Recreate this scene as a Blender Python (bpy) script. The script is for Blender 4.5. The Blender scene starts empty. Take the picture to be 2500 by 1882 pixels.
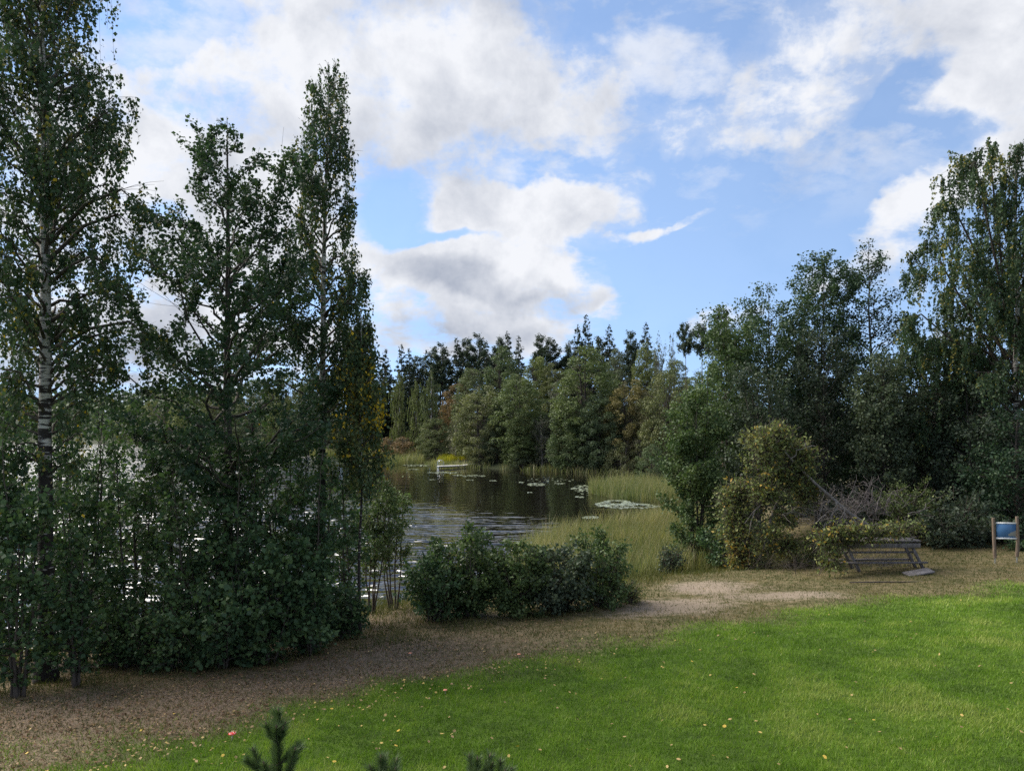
import bpy, math
import numpy as np

S = bpy.context.scene
COL = S.collection
# ------------------------------------------------------------------ camera
F = 1853.0            # focal length in pixels of the 2500 px wide photograph
CAMZ = 7.0            # eye height above the lake (an upper-floor window)
HY = 1030.0           # horizon row
cam = bpy.data.cameras.new('camera')
cam.sensor_width = 36.0
cam.lens = F / 2500.0 * 36.0
cam.shift_y = (HY - 941.0) / 2500.0
cam.clip_start = 0.1
cam.clip_end = 12000
camo = bpy.data.objects.new('camera', cam)
camo.location = (0, 0, CAMZ)
camo.rotation_euler = (math.radians(90), 0, 0)
COL.objects.link(camo)
S.camera = camo
# ------------------------------------------------------------------ exposure, sun
S.view_settings.view_transform = 'Standard'
S.view_settings.look = 'None'
S.view_settings.exposure = 0.9
S.view_settings.gamma = 1.0
S.view_settings.use_curve_mapping = False
S.cycles.max_bounces = 6
S.cycles.diffuse_bounces = 3
S.cycles.glossy_bounces = 3
S.cycles.transmission_bounces = 4
S.cycles.transparent_max_bounces = 4
S.cycles.use_denoising = False
SUN_AZ, SUN_EL = math.radians(-66), math.radians(44)   # azimuth from +Y, clockwise positive
sun = bpy.data.lights.new('sun', 'SUN')
sun.energy = 4.4
sun.angle = math.radians(50)
sun.color = (1.0, 0.93, 0.82)
suno = bpy.data.objects.new('sun', sun)
suno.rotation_euler = (math.radians(90) - SUN_EL, 0, math.pi - SUN_AZ)
suno.location = (-60, 20, 60)
COL.objects.link(suno)

# ------------------------------------------------------------------ sky with clouds
world = bpy.data.worlds.new('World')
S.world = world
world.use_nodes = True
wt = world.node_tree
wt.nodes.clear()
SKY_STRENGTH = 0.12


def wn(kind, **kw):
    n = wt.nodes.new(kind)
    for k, v in kw.items():
        setattr(n, k, v)
    return n


def wl(a, b):
    wt.links.new(a, b)


def wmath(op, a, b=None, c=None, clamp=False):
    n = wn('ShaderNodeMath', operation=op)
    n.use_clamp = clamp
    for i, v in enumerate((a, b, c)):
        if v is None:
            continue
        if isinstance(v, (int, float)):
            n.inputs[i].default_value = v
        else:
            wl(v, n.inputs[i])
    return n.outputs[0]


def wrange(v, a, b, c, d, smooth=True):
    n = wn('ShaderNodeMapRange')
    n.interpolation_type = 'SMOOTHSTEP' if smooth else 'LINEAR'
    n.clamp = True
    wl(v, n.inputs[0])
    for i, q in enumerate((a, b, c, d)):
        n.inputs[i + 1].default_value = q
    return n.outputs[0]


def wmix(f, a, b):
    n = wn('ShaderNodeMix', data_type='RGBA')
    for s, v in ((n.inputs[0], f), (n.inputs[6], a), (n.inputs[7], b)):
        if isinstance(v, (int, float)):
            s.default_value = v
        elif isinstance(v, tuple):
            s.default_value = v + (1,)
        else:
            wl(v, s)
    return n.outputs[2]


tc = wn('ShaderNodeTexCoord')
sep = wn('ShaderNodeSeparateXYZ')
wl(tc.outputs['Generated'], sep.inputs[0])
az = wmath('ARCTAN2', sep.outputs[0], sep.outputs[1])
el = wmath('ARCSINE', sep.outputs[2])
ae = wn('ShaderNodeCombineXYZ')
wl(az, ae.inputs[0])
wl(el, ae.inputs[1])
# cloud deck coordinates (a flat layer seen in perspective)
den = wmath('ADD', wmath('MAXIMUM', sep.outputs[2], 0.0), 0.28)
pl = wn('ShaderNodeCombineXYZ')
wl(wmath('DIVIDE', sep.outputs[0], den), pl.inputs[0])
wl(wmath('DIVIDE', sep.outputs[1], den), pl.inputs[1])


def wnoise(vec, scale, detail, rough, off=0.0, dist=0.0):
    m = wn('ShaderNodeMapping')
    m.inputs['Location'].default_value = (off, off * 0.7, off * 1.3)
    wl(vec, m.inputs[0])
    n = wn('ShaderNodeTexNoise')
    n.inputs['Scale'].default_value = scale
    n.inputs['Detail'].default_value = detail
    n.inputs['Roughness'].default_value = rough
    n.inputs['Distortion'].default_value = dist
    wl(m.outputs[0], n.inputs['Vector'])
    return n.outputs[0]


def ell(lst):
    """Sum of soft cloud banks, each given by its direction in the sky."""
    tot = None
    warp = wn('ShaderNodeVectorMath', operation='ADD')
    wl(ae.outputs[0], warp.inputs[0])
    wl(WARP, warp.inputs[1])
    for (cx, cy, rx, ry, rot, amp) in lst:
        a = math.atan((cx - 1106) / 1640.0)
        e = math.atan((911 - cy) / 1640.0 * math.cos(a))
        m = wn('ShaderNodeMapping')
        m.vector_type = 'TEXTURE'
        m.inputs['Location'].default_value = (a, e, 0)
        m.inputs['Rotation'].default_value = (0, 0, math.radians(rot))
        m.inputs['Scale'].default_value = (rx / 1640.0 * math.cos(a) ** 2, ry / 1640.0 * math.cos(a), 1)
        wl(warp.outputs[0], m.inputs[0])
        ln = wn('ShaderNodeVectorMath', operation='LENGTH')
        wl(m.outputs[0], ln.inputs[0])
        v = wrange(ln.outputs['Value'], 0.35, 1.3, amp, 0.0)
        tot = v if tot is None else wmath('ADD', tot, v)
    return tot


wnz = wn('ShaderNodeTexNoise')
wnz.inputs['Scale'].default_value = 5.0
wnz.inputs['Detail'].default_value = 5
wnz.inputs['Roughness'].default_value = 0.6
wl(ae.outputs[0], wnz.inputs['Vector'])
wsub = wn('ShaderNodeVectorMath', operation='SUBTRACT')
wl(wnz.outputs['Color'], wsub.inputs[0])
wsub.inputs[1].default_value = (0.5, 0.5, 0.5)
wsc = wn('ShaderNodeVectorMath', operation='SCALE')
wl(wsub.outputs[0], wsc.inputs[0])
wsc.inputs['Scale'].default_value = 0.14
WARP = wsc.outputs[0]

cover = ell([
    (640, 330, 660, 280, -12, 0.86), (930, 100, 500, 165, 0, 0.7), (330, 650, 460, 360, 0, 0.85),
    (1250, 260, 400, 105, -14, 0.55), (1900, 90, 480, 170, -4, 0.85), (2200, 230, 260, 140, -20, 0.75),
    (2080, 400, 280, 75, 20, 1.05), (1150, 450, 270, 66, 4, 1.1), (1460, 497, 140, 24, 10, 1.1),
    (1070, 625, 300, 85, -4, 1.05), (940, 730, 380, 55, 0, 0.8), (1850, 585, 190, 50, 8, 0.8),
    (1570, 690, 110, 50, 20, 0.8), (1640, 240, 260, 85, 8, 0.6), (420, -200, 900, 160, 0, 0.5),
    (330, 40, 190, 70, 8, -1.2), (850, 470, 100, 90, 0, -0.9), (1480, 90, 80, 100, 30, -0.4),
    (1680, 430, 330, 110, 8, -0.8), (1960, 200, 120, 36, 35, -0.7), (1490, 620, 150, 100, 0, -0.7),
    (360, 480, 60, 30, 20, -0.5), (1200, 355, 150, 26, 0, -0.4), (960, 525, 150, 16, 4, -0.5)])
shade = ell([
    (1000, 615, 200, 36, -8, 0.6), (1180, 660, 190, 30, 5, 0.5), (1120, 0, 330, 60, 0, 0.6),
    (300, 510, 170, 60, 10, 0.35), (560, 270, 200, 60, -20, 0.3), (200, 760, 330, 150, 0, 0.55),
    (950, 730, 300, 40, 0, 0.5), (2000, 60, 250, 60, 0, 0.2), (700, 470, 160, 60, 0, 0.25),
    (1900, 320, 150, 50, 0, 0.2)])
n1 = wnoise(pl.outputs[0], 2.6, 9, 0.60, 3.7, 0.3)
n2 = wnoise(ae.outputs[0], 15.0, 8, 0.62, 8.1, 0.3)
n3 = wnoise(pl.outputs[0], 0.9, 4, 0.5, 1.9)
n4 = wnoise(ae.outputs[0], 7.0, 6, 0.6, 5.3, 0.2)
n5 = wnoise(pl.outputs[0], 7.5, 7, 0.6, 6.6, 0.2)
nn = wmath('ADD', wmath('ADD', wmath('MULTIPLY', wmath('SUBTRACT', n1, 0.5), 2.3), wmath('MULTIPLY', wmath('SUBTRACT', n2, 0.5), 1.7)), wmath('MULTIPLY', wmath('SUBTRACT', n5, 0.5), 1.5))
# all round: the same broken cloud, where no bank in view is listed
side = wrange(wmath('ABSOLUTE', az), 0.7, 1.0, 0.0, 1.0)
over = wrange(el, 0.62, 0.85, 0.0, 1.0)
rest = wmath('MULTIPLY', wmath('MAXIMUM', side, over), wrange(n3, 0.4, 0.6, 0.0, 1.0))
field = wmath('ADD', wmath('ADD', cover, rest), nn)
mask = wrange(field, 0.16, 1.02, 0.0, 1.0)
veil = wmath('MULTIPLY', wrange(wmath('ADD', wmath('ADD', cover, rest), wmath('MULTIPLY', nn, 0.7)), -0.1, 1.0, 0.0, 1.0), 0.45)
mask = wmath('MAXIMUM', mask, veil)
thin = wmath('ADD', wmath('MULTIPLY', n1, 0.55), wmath('MULTIPLY', n5, 0.45))     # thin broken cloud high up, all round
thin = wmath('MULTIPLY', wmath('MULTIPLY', wrange(thin, 0.42, 0.60, 0.0, 0.75), wrange(el, 0.17, 0.33, 0.0, 1.0)), wrange(n3, 0.3, 0.55, 0.45, 1.0))
mask = wmath('MAXIMUM', mask, thin)
mask = wmath('MAXIMUM', mask, 0.10)
grey = wmath('ADD', wmath('ADD', shade, wmath('MULTIPLY', wmath('SUBTRACT', field, 0.95), 0.12)),
             wmath('ADD', wmath('MULTIPLY', wmath('SUBTRACT', n4, 0.46), 2.6), wmath('MULTIPLY', wmath('SUBTRACT', n2, 0.5), 0.7)))
grey = wrange(grey, -0.1, 1.1, 0.0, 1.0, False)
sky = wn('ShaderNodeTexSky', sky_type='NISHITA')
sky.sun_disc = False
sky.sun_elevation = SUN_EL
sky.sun_rotation = SUN_AZ
sky.altitude = 0
sky.air_density = 1.0
sky.dust_density = 0.0
sky.ozone_density = 2.5
# the clear air is a little paler and more even towards the horizon than the bare model
sv = wn('ShaderNodeCombineXYZ')
wl(sep.outputs[0], sv.inputs[0])
wl(sep.outputs[1], sv.inputs[1])
wl(wmath('MULTIPLY_ADD', wmath('MAXIMUM', sep.outputs[2], 0.0), 0.8, 0.2), sv.inputs[2])
svn = wn('ShaderNodeVectorMath', operation='NORMALIZE')
wl(sv.outputs[0], svn.inputs[0])
wl(svn.outputs[0], sky.inputs['Vector'])
K = 1.0 / SKY_STRENGTH
cloud = wmix(grey, (0.49 * K, 0.50 * K, 0.525 * K), (0.215 * K, 0.24 * K, 0.295 * K))
out = wmix(mask, sky.outputs[0], cloud)
bg = wn('ShaderNodeBackground')
bg.inputs['Strength'].default_value = SKY_STRENGTH
wl(out, bg.inputs['Color'])
wo = wn('ShaderNodeOutputWorld')
wl(bg.outputs[0], wo.inputs['Surface'])
world.cycles.sampling_method = 'MANUAL'
world.cycles.sample_map_resolution = 512

# ================================================================== helpers
RNG = np.random.default_rng(7)


def sm(a, b, x):
    t = np.clip((x - a) / (b - a), 0, 1)
    return t * t * (3 - 2 * t)


def _hash(ix, iy, seed):
    h = (ix.astype(np.int64) * 374761393 + iy.astype(np.int64) * 668265263 + seed * 974711) & 0x7fffffff
    h = ((h ^ (h >> 13)) * 1274126177) & 0x7fffffff
    return ((h ^ (h >> 16)) & 0xffff) / 65535.0


def vnoise(x, y, seed=0):
    ix, iy = np.floor(x), np.floor(y)
    fx, fy = x - ix, y - iy
    fx, fy = fx * fx * (3 - 2 * fx), fy * fy * (3 - 2 * fy)
    a, b = _hash(ix, iy, seed), _hash(ix + 1, iy, seed)
    c, d = _hash(ix, iy + 1, seed), _hash(ix + 1, iy + 1, seed)
    return (a * (1 - fx) + b * fx) * (1 - fy) + (c * (1 - fx) + d * fx) * fy


def fbm(x, y, seed=0, o=3):
    v, a, t = 0, 1.0, 0
    for i in range(o):
        v = v + a * vnoise(x * 2 ** i, y * 2 ** i, seed + i)
        t += a
        a *= 0.5
    return v / t


LAKE = np.array([(-520, 60), (-300, 0), (-100, 2), (-60, 9), (-30, 17), (-20, 20.5), (-14.5, 22.3), (-9, 25.2), (-5, 28),
                 (-1, 30), (3, 31.6), (7, 33.5), (11, 36.5), (13.5, 42), (14.5, 52), (15.5, 66), (18, 80), (20.5, 92), (18, 100),
                 (12, 104), (8, 107), (0, 112), (-6, 116), (-12, 123), (-18, 134), (-26, 143), (-34, 156), (-60, 186),
                 (-100, 222), (-160, 255), (-260, 285), (-420, 260), (-560, 160)], float)


def shore(x, y):
    """Signed distance to the shoreline, positive on land."""
    x, y = np.asarray(x, float), np.asarray(y, float)
    best = np.full(x.shape, 1e9)
    inside = np.zeros(x.shape, bool)
    n = len(LAKE)
    for i in range(n):
        ax, ay = LAKE[i]
        bx, by = LAKE[(i + 1) % n]
        dx, dy = bx - ax, by - ay
        t = np.clip(((x - ax) * dx + (y - ay) * dy) / (dx * dx + dy * dy), 0, 1)
        best = np.minimum(best, np.hypot(x - ax - t * dx, y - ay - t * dy))
        c = (ay > y) != (by > y)
        with np.errstate(divide='ignore', invalid='ignore'):
            xi = ax + (y - ay) * dx / (dy if dy != 0 else 1e-9)
        inside ^= c & (x < xi)
    return np.where(inside, -best, best)


def hz(x, y):
    x, y = np.asarray(x, float), np.asarray(y, float)
    s = shore(x, y)
    sp = np.maximum(s, 0)
    z = 1.0 * (1 - np.exp(-sp / 2.5)) + 0.065 * np.minimum(sp, 45) + 0.03 * np.clip(sp - 45, 0, 300)
    z = np.where(s < 0, -1.8 * (1 - np.exp(np.minimum(s, 0) / 3.0)), z)
    z = z + (fbm(x / 2.3, y / 2.3, 5, 3) - 0.5) * 0.16 * sm(0.3, 3, sp)
    return z


def hz1(x, y):
    return float(hz(np.array([x]), np.array([y]))[0])


def wx(px, d):
    return (px - 1250.0) / F * d


def wz(py, d):
    return CAMZ + (HY - py) / F * d


def ground_at(px, py):
    """Where the ground lies that the photograph shows at this point."""
    d = 20.0
    k = (py - HY) / F
    lo, hi = 4.0, 60.0
    for _ in range(40):
        d = 0.5 * (lo + hi)
        if CAMZ - k * d > hz1(wx(px, d), d):
            lo = d
        else:
            hi = d
    return wx(px, d), d


def water_at(px, py):
    d = CAMZ * F / (py - HY)
    return wx(px, d), d


def link(o):
    COL.objects.link(o)
    return o


def tag(o, label=None, cat=None, group=None, kind=None):
    if label:
        o['label'] = label
    if cat:
        o['category'] = cat
    if group:
        o['group'] = group
    if kind:
        o['kind'] = kind
    return o


def empty(name, loc, label, cat, group=None, rot=0.0):
    o = bpy.data.objects.new(name, None)
    o.empty_display_size = 0.3
    o.location = loc
    o.rotation_euler = (0, 0, rot)
    link(o)
    return tag(o, label, cat, group)


def mesh(name, V, faces, mat, tint=None, smooth=False):
    """faces: list of (n,k) index arrays."""
    me = bpy.data.meshes.new(name)
    V = np.asarray(V, np.float32)
    me.vertices.add(len(V))
    me.vertices.foreach_set('co', V.ravel())
    faces = [np.asarray(f, np.int32) for f in faces if len(f)]
    nl = sum(f.size for f in faces)
    me.loops.add(nl)
    me.loops.foreach_set('vertex_index', np.concatenate([f.ravel() for f in faces]))
    npoly = sum(len(f) for f in faces)
    me.polygons.add(npoly)
    tot = np.concatenate([np.full(len(f), f.shape[1], np.int32) for f in faces])
    st = np.concatenate([[0], np.cumsum(tot)[:-1]]).astype(np.int32)
    me.polygons.foreach_set('loop_start', st)
    me.polygons.foreach_set('loop_total', tot)
    if smooth:
        me.polygons.foreach_set('use_smooth', np.ones(npoly, bool))
    if tint is not None:
        tint = np.asarray(tint, np.float32)
        if tint.ndim == 1:
            a = me.attributes.new('tint', 'FLOAT', 'POINT')
            a.data.foreach_set('value', tint)
        else:
            a = me.attributes.new('tint', 'FLOAT_COLOR', 'POINT')
            a.data.foreach_set('color', tint.ravel())
    me.update(calc_edges=True)
    if mat:
        me.materials.append(mat)
    return me


def obj(name, me, parent=None, loc=None):
    o = bpy.data.objects.new(name, me)
    if parent is not None:
        o.parent = parent
    if loc is not None:
        o.location = loc
    return link(o)


def tubes(paths, sides=6):
    """paths: list of (points (n,3), radii (n,)); one joined tube surface."""
    Vs, Fs, base = [], [], 0
    ang = np.arange(sides) / sides * 2 * np.pi
    ca, sa = np.cos(ang), np.sin(ang)
    for P, R in paths:
        P = np.asarray(P, float)
        R = np.asarray(R, float)
        n = len(P)
        T = np.gradient(P, axis=0)
        T /= np.linalg.norm(T, axis=1)[:, None] + 1e-9
        ref = np.array([1.0, 0, 0]) if abs(T[0, 0]) < 0.8 else np.array([0, 1.0, 0])
        A = np.cross(T, ref)
        A /= np.linalg.norm(A, axis=1)[:, None] + 1e-9
        B = np.cross(T, A)
        ring = P[:, None, :] + R[:, None, None] * (A[:, None, :] * ca[None, :, None] + B[:, None, :] * sa[None, :, None])
        Vs.append(ring.reshape(-1, 3))
        i = np.arange(n - 1)[:, None] * sides
        j = np.arange(sides)[None, :]
        jn = (j + 1) % sides
        q = np.stack([i + j, i + jn, i + sides + jn, i + sides + j], -1).reshape(-1, 4) + base
        Fs.append(q)
        base += n * sides
    return np.concatenate(Vs), np.concatenate(Fs)


def tube_batch(P, R, sides=3):
    """P (m,n,3), R (m,n): many thin twigs at once."""
    m, n, _ = P.shape
    T = np.gradient(P, axis=1)
    T /= np.linalg.norm(T, axis=2)[..., None] + 1e-9
    ref = np.array([0.31, 0.83, 0.46])
    A = np.cross(T, ref)
    A /= np.linalg.norm(A, axis=2)[..., None] + 1e-9
    B = np.cross(T, A)
    ang = np.arange(sides) / sides * 2 * np.pi
    ring = P[:, :, None, :] + R[:, :, None, None] * (A[:, :, None, :] * np.cos(ang)[:, None] + B[:, :, None, :] * np.sin(ang)[:, None])
    V = ring.reshape(-1, 3)
    k = np.arange(m)[:, None, None] * n * sides
    i = np.arange(n - 1)[None, :, None] * sides
    j = np.arange(sides)[None, None, :]
    jn = (j + 1) % sides
    q = np.stack([k + i + j, k + i + jn, k + i + sides + jn, k + i + sides + j], -1).reshape(-1, 4)
    return V, q


def unit(v):
    return v / (np.linalg.norm(v, axis=-1, keepdims=True) + 1e-9)


def leaf_quads(C, axis, L, Wd, rng, bias=None):
    """A pointed leaf at each centre, lying along axis with a random roll."""
    n = len(C)
    ax = unit(axis)
    r = unit(rng.normal(size=(n, 3)))
    if bias is not None:
        r = unit(r + bias)
    sd = unit(np.cross(ax, r))
    nm = np.cross(ax, sd)
    L = L[:, None]
    Wd = Wd[:, None]
    cup = (rng.random((n, 1)) - 0.3) * 0.25
    v0 = C - ax * L * 0.5
    v1 = C + sd * Wd * 0.5 - ax * L * 0.08 + nm * Wd * cup
    v2 = C + ax * L * 0.5
    v3 = C - sd * Wd * 0.5 - ax * L * 0.08 + nm * Wd * cup
    V = np.stack([v0, v1, v2, v3], 1).reshape(-1, 3)
    Fq = np.arange(n * 4).reshape(n, 4)
    return V, Fq


# ================================================================== materials
def newmat(name):
    m = bpy.data.materials.new(name)
    m.use_nodes = True
    nt = m.node_tree
    nt.nodes.clear()
    return m, nt


class N:
    def __init__(self, nt):
        self.nt = nt

    def new(self, kind, **kw):
        n = self.nt.nodes.new(kind)
        for k, v in kw.items():
            setattr(n, k, v)
        return n

    def put(self, sock, v):
        if isinstance(v, (int, float)):
            sock.default_value = v
        elif isinstance(v, tuple):
            sock.default_value = v + ((1,) if len(v) == 3 and sock.type == 'RGBA' else ())
        else:
            self.nt.links.new(v, sock)

    def math(self, op, a, b=None, c=None, clamp=False):
        n = self.new('ShaderNodeMath', operation=op, use_clamp=clamp)
        for i, v in enumerate((a, b, c)):
            if v is not None:
                self.put(n.inputs[i], v)
        return n.outputs[0]

    def mix(self, f, a, b, blend='MIX'):
        n = self.new('ShaderNodeMix', data_type='RGBA', blend_type=blend)
        self.put(n.inputs[0], f)
        self.put(n.inputs[6], a)
        self.put(n.inputs[7], b)
        return n.outputs[2]

    def ramp(self, v, stops):
        n = self.new('ShaderNodeValToRGB')
        e = n.color_ramp.elements
        while len(e) < len(stops):
            e.new(0.5)
        for q, (p, c) in zip(e, stops):
            q.position = p
            q.color = c + (1,)
        self.put(n.inputs[0], v)
        return n.outputs[0]

    def rng(self, v, a, b, c=0.0, d=1.0):
        n = self.new('ShaderNodeMapRange', interpolation_type='SMOOTHSTEP')
        self.put(n.inputs[0], v)
        for i, q in enumerate((a, b, c, d)):
            n.inputs[i + 1].default_value = q
        return n.outputs[0]

    def pos(self, scale=(1, 1, 1), rot=(0, 0, 0), src='Object'):
        t = self.new('ShaderNodeTexCoord')
        m = self.new('ShaderNodeMapping')
        m.inputs['Scale'].default_value = scale
        m.inputs['Rotation'].default_value = rot
        self.nt.links.new(t.outputs[src], m.inputs[0])
        return m.outputs[0]

    def noise(self, vec, scale, detail=4, rough=0.5, dist=0.0, color=False):
        n = self.new('ShaderNodeTexNoise')
        n.inputs['Scale'].default_value = scale
        n.inputs['Detail'].default_value = detail
        n.inputs['Roughness'].default_value = rough
        n.inputs['Distortion'].default_value = dist
        self.put(n.inputs['Vector'], vec)
        return n.outputs['Color' if color else 'Fac']

    def attr(self, name, out='Fac'):
        n = self.new('ShaderNodeAttribute', attribute_name=name)
        return n.outputs[out]

    def bump(self, h, strength, dist):
        n = self.new('ShaderNodeBump')
        n.inputs['Strength'].default_value = strength
        n.inputs['Distance'].default_value = dist
        self.put(n.inputs['Height'], h)
        return n.outputs[0]

    def pbsdf(self, color, rough, normal=None, spec=0.5, metal=0.0, **extra):
        n = self.new('ShaderNodeBsdfPrincipled')
        self.put(n.inputs['Base Color'], color)
        self.put(n.inputs['Roughness'], rough)
        self.put(n.inputs['Specular IOR Level'], spec)
        self.put(n.inputs['Metallic'], metal)
        for k, v in extra.items():
            self.put(n.inputs[k], v)
        if normal is not None:
            self.put(n.inputs['Normal'], normal)
        return n.outputs[0]

    def out(self, sh):
        o = self.new('ShaderNodeOutputMaterial')
        self.nt.links.new(sh, o.inputs['Surface'])


def leaf_mat(name, stops, rough=0.55, trans=0.27, spec=0.22, objcol=False):
    """Leaf colour runs through stops by each leaf's own 'tint' value."""
    m, nt = newmat(name)
    n = N(nt)
    c = n.ramp(n.attr('tint'), stops)
    if objcol:
        oi = n.new('ShaderNodeObjectInfo')
        c = n.mix(1.0, c, oi.outputs['Color'], 'MULTIPLY')
    d = n.pbsdf(c, rough, spec=spec)
    t = n.new('ShaderNodeBsdfTranslucent')
    tcx = n.mix(1.0, c, (1.05, 1.15, 0.65), 'MULTIPLY')
    n.put(t.inputs['Color'], tcx)
    mx = n.new('ShaderNodeMixShader')
    mx.inputs[0].default_value = trans
    nt.links.new(d, mx.inputs[1])
    nt.links.new(t.outputs[0], mx.inputs[2])
    n.out(mx.outputs[0])
    return m


YEL = (0.66, 0.42, 0.02)
M = {}
M['birch_leaf'] = leaf_mat('birch_leaf', [(0, (0.030, 0.057, 0.030)), (0.5, (0.053, 0.089, 0.042)), (0.85, (0.090, 0.125, 0.057)), (0.93, (0.52, 0.36, 0.03)), (1, YEL)])
M['alder_leaf'] = leaf_mat('alder_leaf', [(0, (0.022, 0.047, 0.027)), (0.5, (0.040, 0.073, 0.037)), (1, (0.075, 0.115, 0.054))])
M['hazel_leaf'] = leaf_mat('hazel_leaf', [(0, (0.035, 0.068, 0.035)), (0.5, (0.058, 0.105, 0.046)), (0.93, (0.109, 0.162, 0.061)), (1, (0.320, 0.224, 0.040))], trans=0.3)
M['olive_leaf'] = leaf_mat('olive_leaf', [(0, (0.075, 0.103, 0.038)), (0.5, (0.136, 0.170, 0.058)), (0.85, (0.232, 0.225, 0.069)), (1, (0.490, 0.295, 0.052))])
M['bright_leaf'] = leaf_mat('bright_leaf', [(0, (0.042, 0.073, 0.029)), (0.5, (0.079, 0.121, 0.044)), (1, (0.136, 0.173, 0.061))])
M['grey_leaf'] = leaf_mat('grey_leaf', [(0, (0.037, 0.054, 0.037)), (0.5, (0.063, 0.087, 0.053)), (1, (0.106, 0.131, 0.076))])
M['far_leaf'] = leaf_mat('far_leaf', [(0, (0.063, 0.082, 0.049)), (0.5, (0.102, 0.126, 0.069)), (1, (0.158, 0.179, 0.095))], objcol=True)
M['spruce_leaf'] = leaf_mat('spruce_leaf', [(0, (0.018, 0.033, 0.020)), (0.5, (0.030, 0.050, 0.027)), (1, (0.056, 0.077, 0.037))], trans=0.1, objcol=True)
M['pine_leaf'] = leaf_mat('pine_leaf', [(0, (0.033, 0.053, 0.033)), (0.5, (0.053, 0.077, 0.043)), (1, (0.088, 0.110, 0.056))], trans=0.15, objcol=True)
M['needle'] = leaf_mat('needle', [(0, (0.040, 0.071, 0.028)), (0.5, (0.075, 0.119, 0.045)), (1, (0.130, 0.171, 0.060))], trans=0.2, spec=0.5)
M['grass'] = leaf_mat('grass_blade', [(0, (0.070, 0.126, 0.015)), (0.45, (0.132, 0.239, 0.022)), (0.8, (0.198, 0.299, 0.035)), (1, (0.305, 0.359, 0.089))], trans=0.4, rough=0.5, spec=0.25)
M['dry_grass'] = leaf_mat('dry_grass', [(0, (0.050, 0.066, 0.016)), (0.5, (0.105, 0.105, 0.034)), (1, (0.22, 0.17, 0.08))], trans=0.3, rough=0.6, spec=0.2)
M['reed'] = leaf_mat('reed_blade', [(0, (0.095, 0.125, 0.045)), (0.5, (0.185, 0.190, 0.080)), (0.8, (0.28, 0.25, 0.12)), (1, (0.36, 0.29, 0.16))], trans=0.35, rough=0.5, spec=0.3)
M['yellow_grass'] = leaf_mat('yellow_grass', [(0, (0.14, 0.17, 0.02)), (0.5, (0.28, 0.27, 0.02)), (1, (0.38, 0.30, 0.04))], trans=0.4, rough=0.5)
M['litter'] = leaf_mat('fallen_leaf', [(0, (0.085, 0.045, 0.024)), (0.35, (0.16, 0.095, 0.05)), (0.7, (0.32, 0.22, 0.11)), (0.9, (0.50, 0.36, 0.13)), (1, (0.62, 0.42, 0.08))], trans=0.15, rough=0.6)


def bark_mat(name, dark, light, birch=False):
    m, nt = newmat(name)
    n = N(nt)
    if birch:
        p = n.pos((1.2, 1.2, 7.0))
        a = n.noise(p, 2.2, 5, 0.6)
        b = n.noise(n.pos((1, 1, 0.6)), 0.9, 3, 0.5)
        tz = n.new('ShaderNodeSeparateXYZ')
        t = n.new('ShaderNodeTexCoord')
        nt.links.new(t.outputs['Object'], tz.inputs[0])
        low = n.rng(tz.outputs[2], 3.0, 8.5, 0.22, 0.0)      # rough dark bark at an old birch's foot
        f = n.rng(n.math('ADD', n.math('ADD', a, low), n.math('MULTIPLY', n.math('SUBTRACT', b, 0.5), 0.35)), 0.53, 0.63)
        c = n.mix(f, light, dark)
        h = a
    else:
        a = n.noise(n.pos((6, 6, 1.2)), 3.0, 5, 0.6)
        c = n.mix(n.rng(a, 0.3, 0.7), dark, light)
        h = a
    n.out(n.pbsdf(c, 0.85, n.bump(h, 0.5, 0.02), spec=0.2))
    return m


M['birch_bark'] = bark_mat('birch_bark', (0.035, 0.030, 0.028), (0.50, 0.47, 0.43), True)
M['alder_bark'] = bark_mat('alder_bark', (0.030, 0.026, 0.022), (0.085, 0.075, 0.064))
M['twig_bark'] = bark_mat('twig_bark', (0.045, 0.036, 0.030), (0.10, 0.085, 0.07))
M['pine_bark'] = bark_mat('pine_bark', (0.06, 0.045, 0.035), (0.17, 0.12, 0.085))
M['dead_wood'] = bark_mat('dead_wood', (0.11, 0.095, 0.085), (0.25, 0.225, 0.20))
M['brush_wood'] = bark_mat('brush_wood', (0.06, 0.052, 0.052), (0.14, 0.122, 0.12))
M['grey_wood'] = bark_mat('grey_wood', (0.085, 0.076, 0.073), (0.20, 0.182, 0.175))
M['post_wood'] = bark_mat('post_wood', (0.115, 0.085, 0.062), (0.20, 0.152, 0.112))


def plain(name, col, rough=0.5, metal=0.0, spec=0.5, var=0.15, scale=6.0):
    m, nt = newmat(name)
    n = N(nt)
    a = n.noise(n.pos(), scale, 4, 0.6)
    c = n.mix(n.rng(a, 0.3, 0.7), tuple(v * (1 - var) for v in col), tuple(min(1, v * (1 + var)) for v in col))
    n.out(n.pbsdf(c, rough, spec=spec, metal=metal))
    return m


M['steel'] = plain('steel', (0.72, 0.74, 0.76), 0.25, 0.9)
M['deck'] = plain('deck_plank', (0.62, 0.61, 0.58), 0.55)
M['white_paint'] = plain('white_paint', (0.70, 0.70, 0.68), 0.5)
M['mushroom_red'] = plain('mushroom_red', (0.62, 0.05, 0.03), 0.35, 0, 0.5, 0.3, 25)
M['mushroom_pink'] = plain('mushroom_pink', (0.62, 0.24, 0.14), 0.5, 0, 0.4, 0.25, 25)
M['mushroom_stem'] = plain('mushroom_stem', (0.62, 0.56, 0.46), 0.7)
M['lily'] = plain('lily_pad', (0.22, 0.25, 0.17), 0.22, 0, 0.8, 0.4, 0.8)
M['stone'] = plain('paving_stone', (0.17, 0.155, 0.15), 0.8, 0, 0.3, 0.3, 4)


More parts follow.
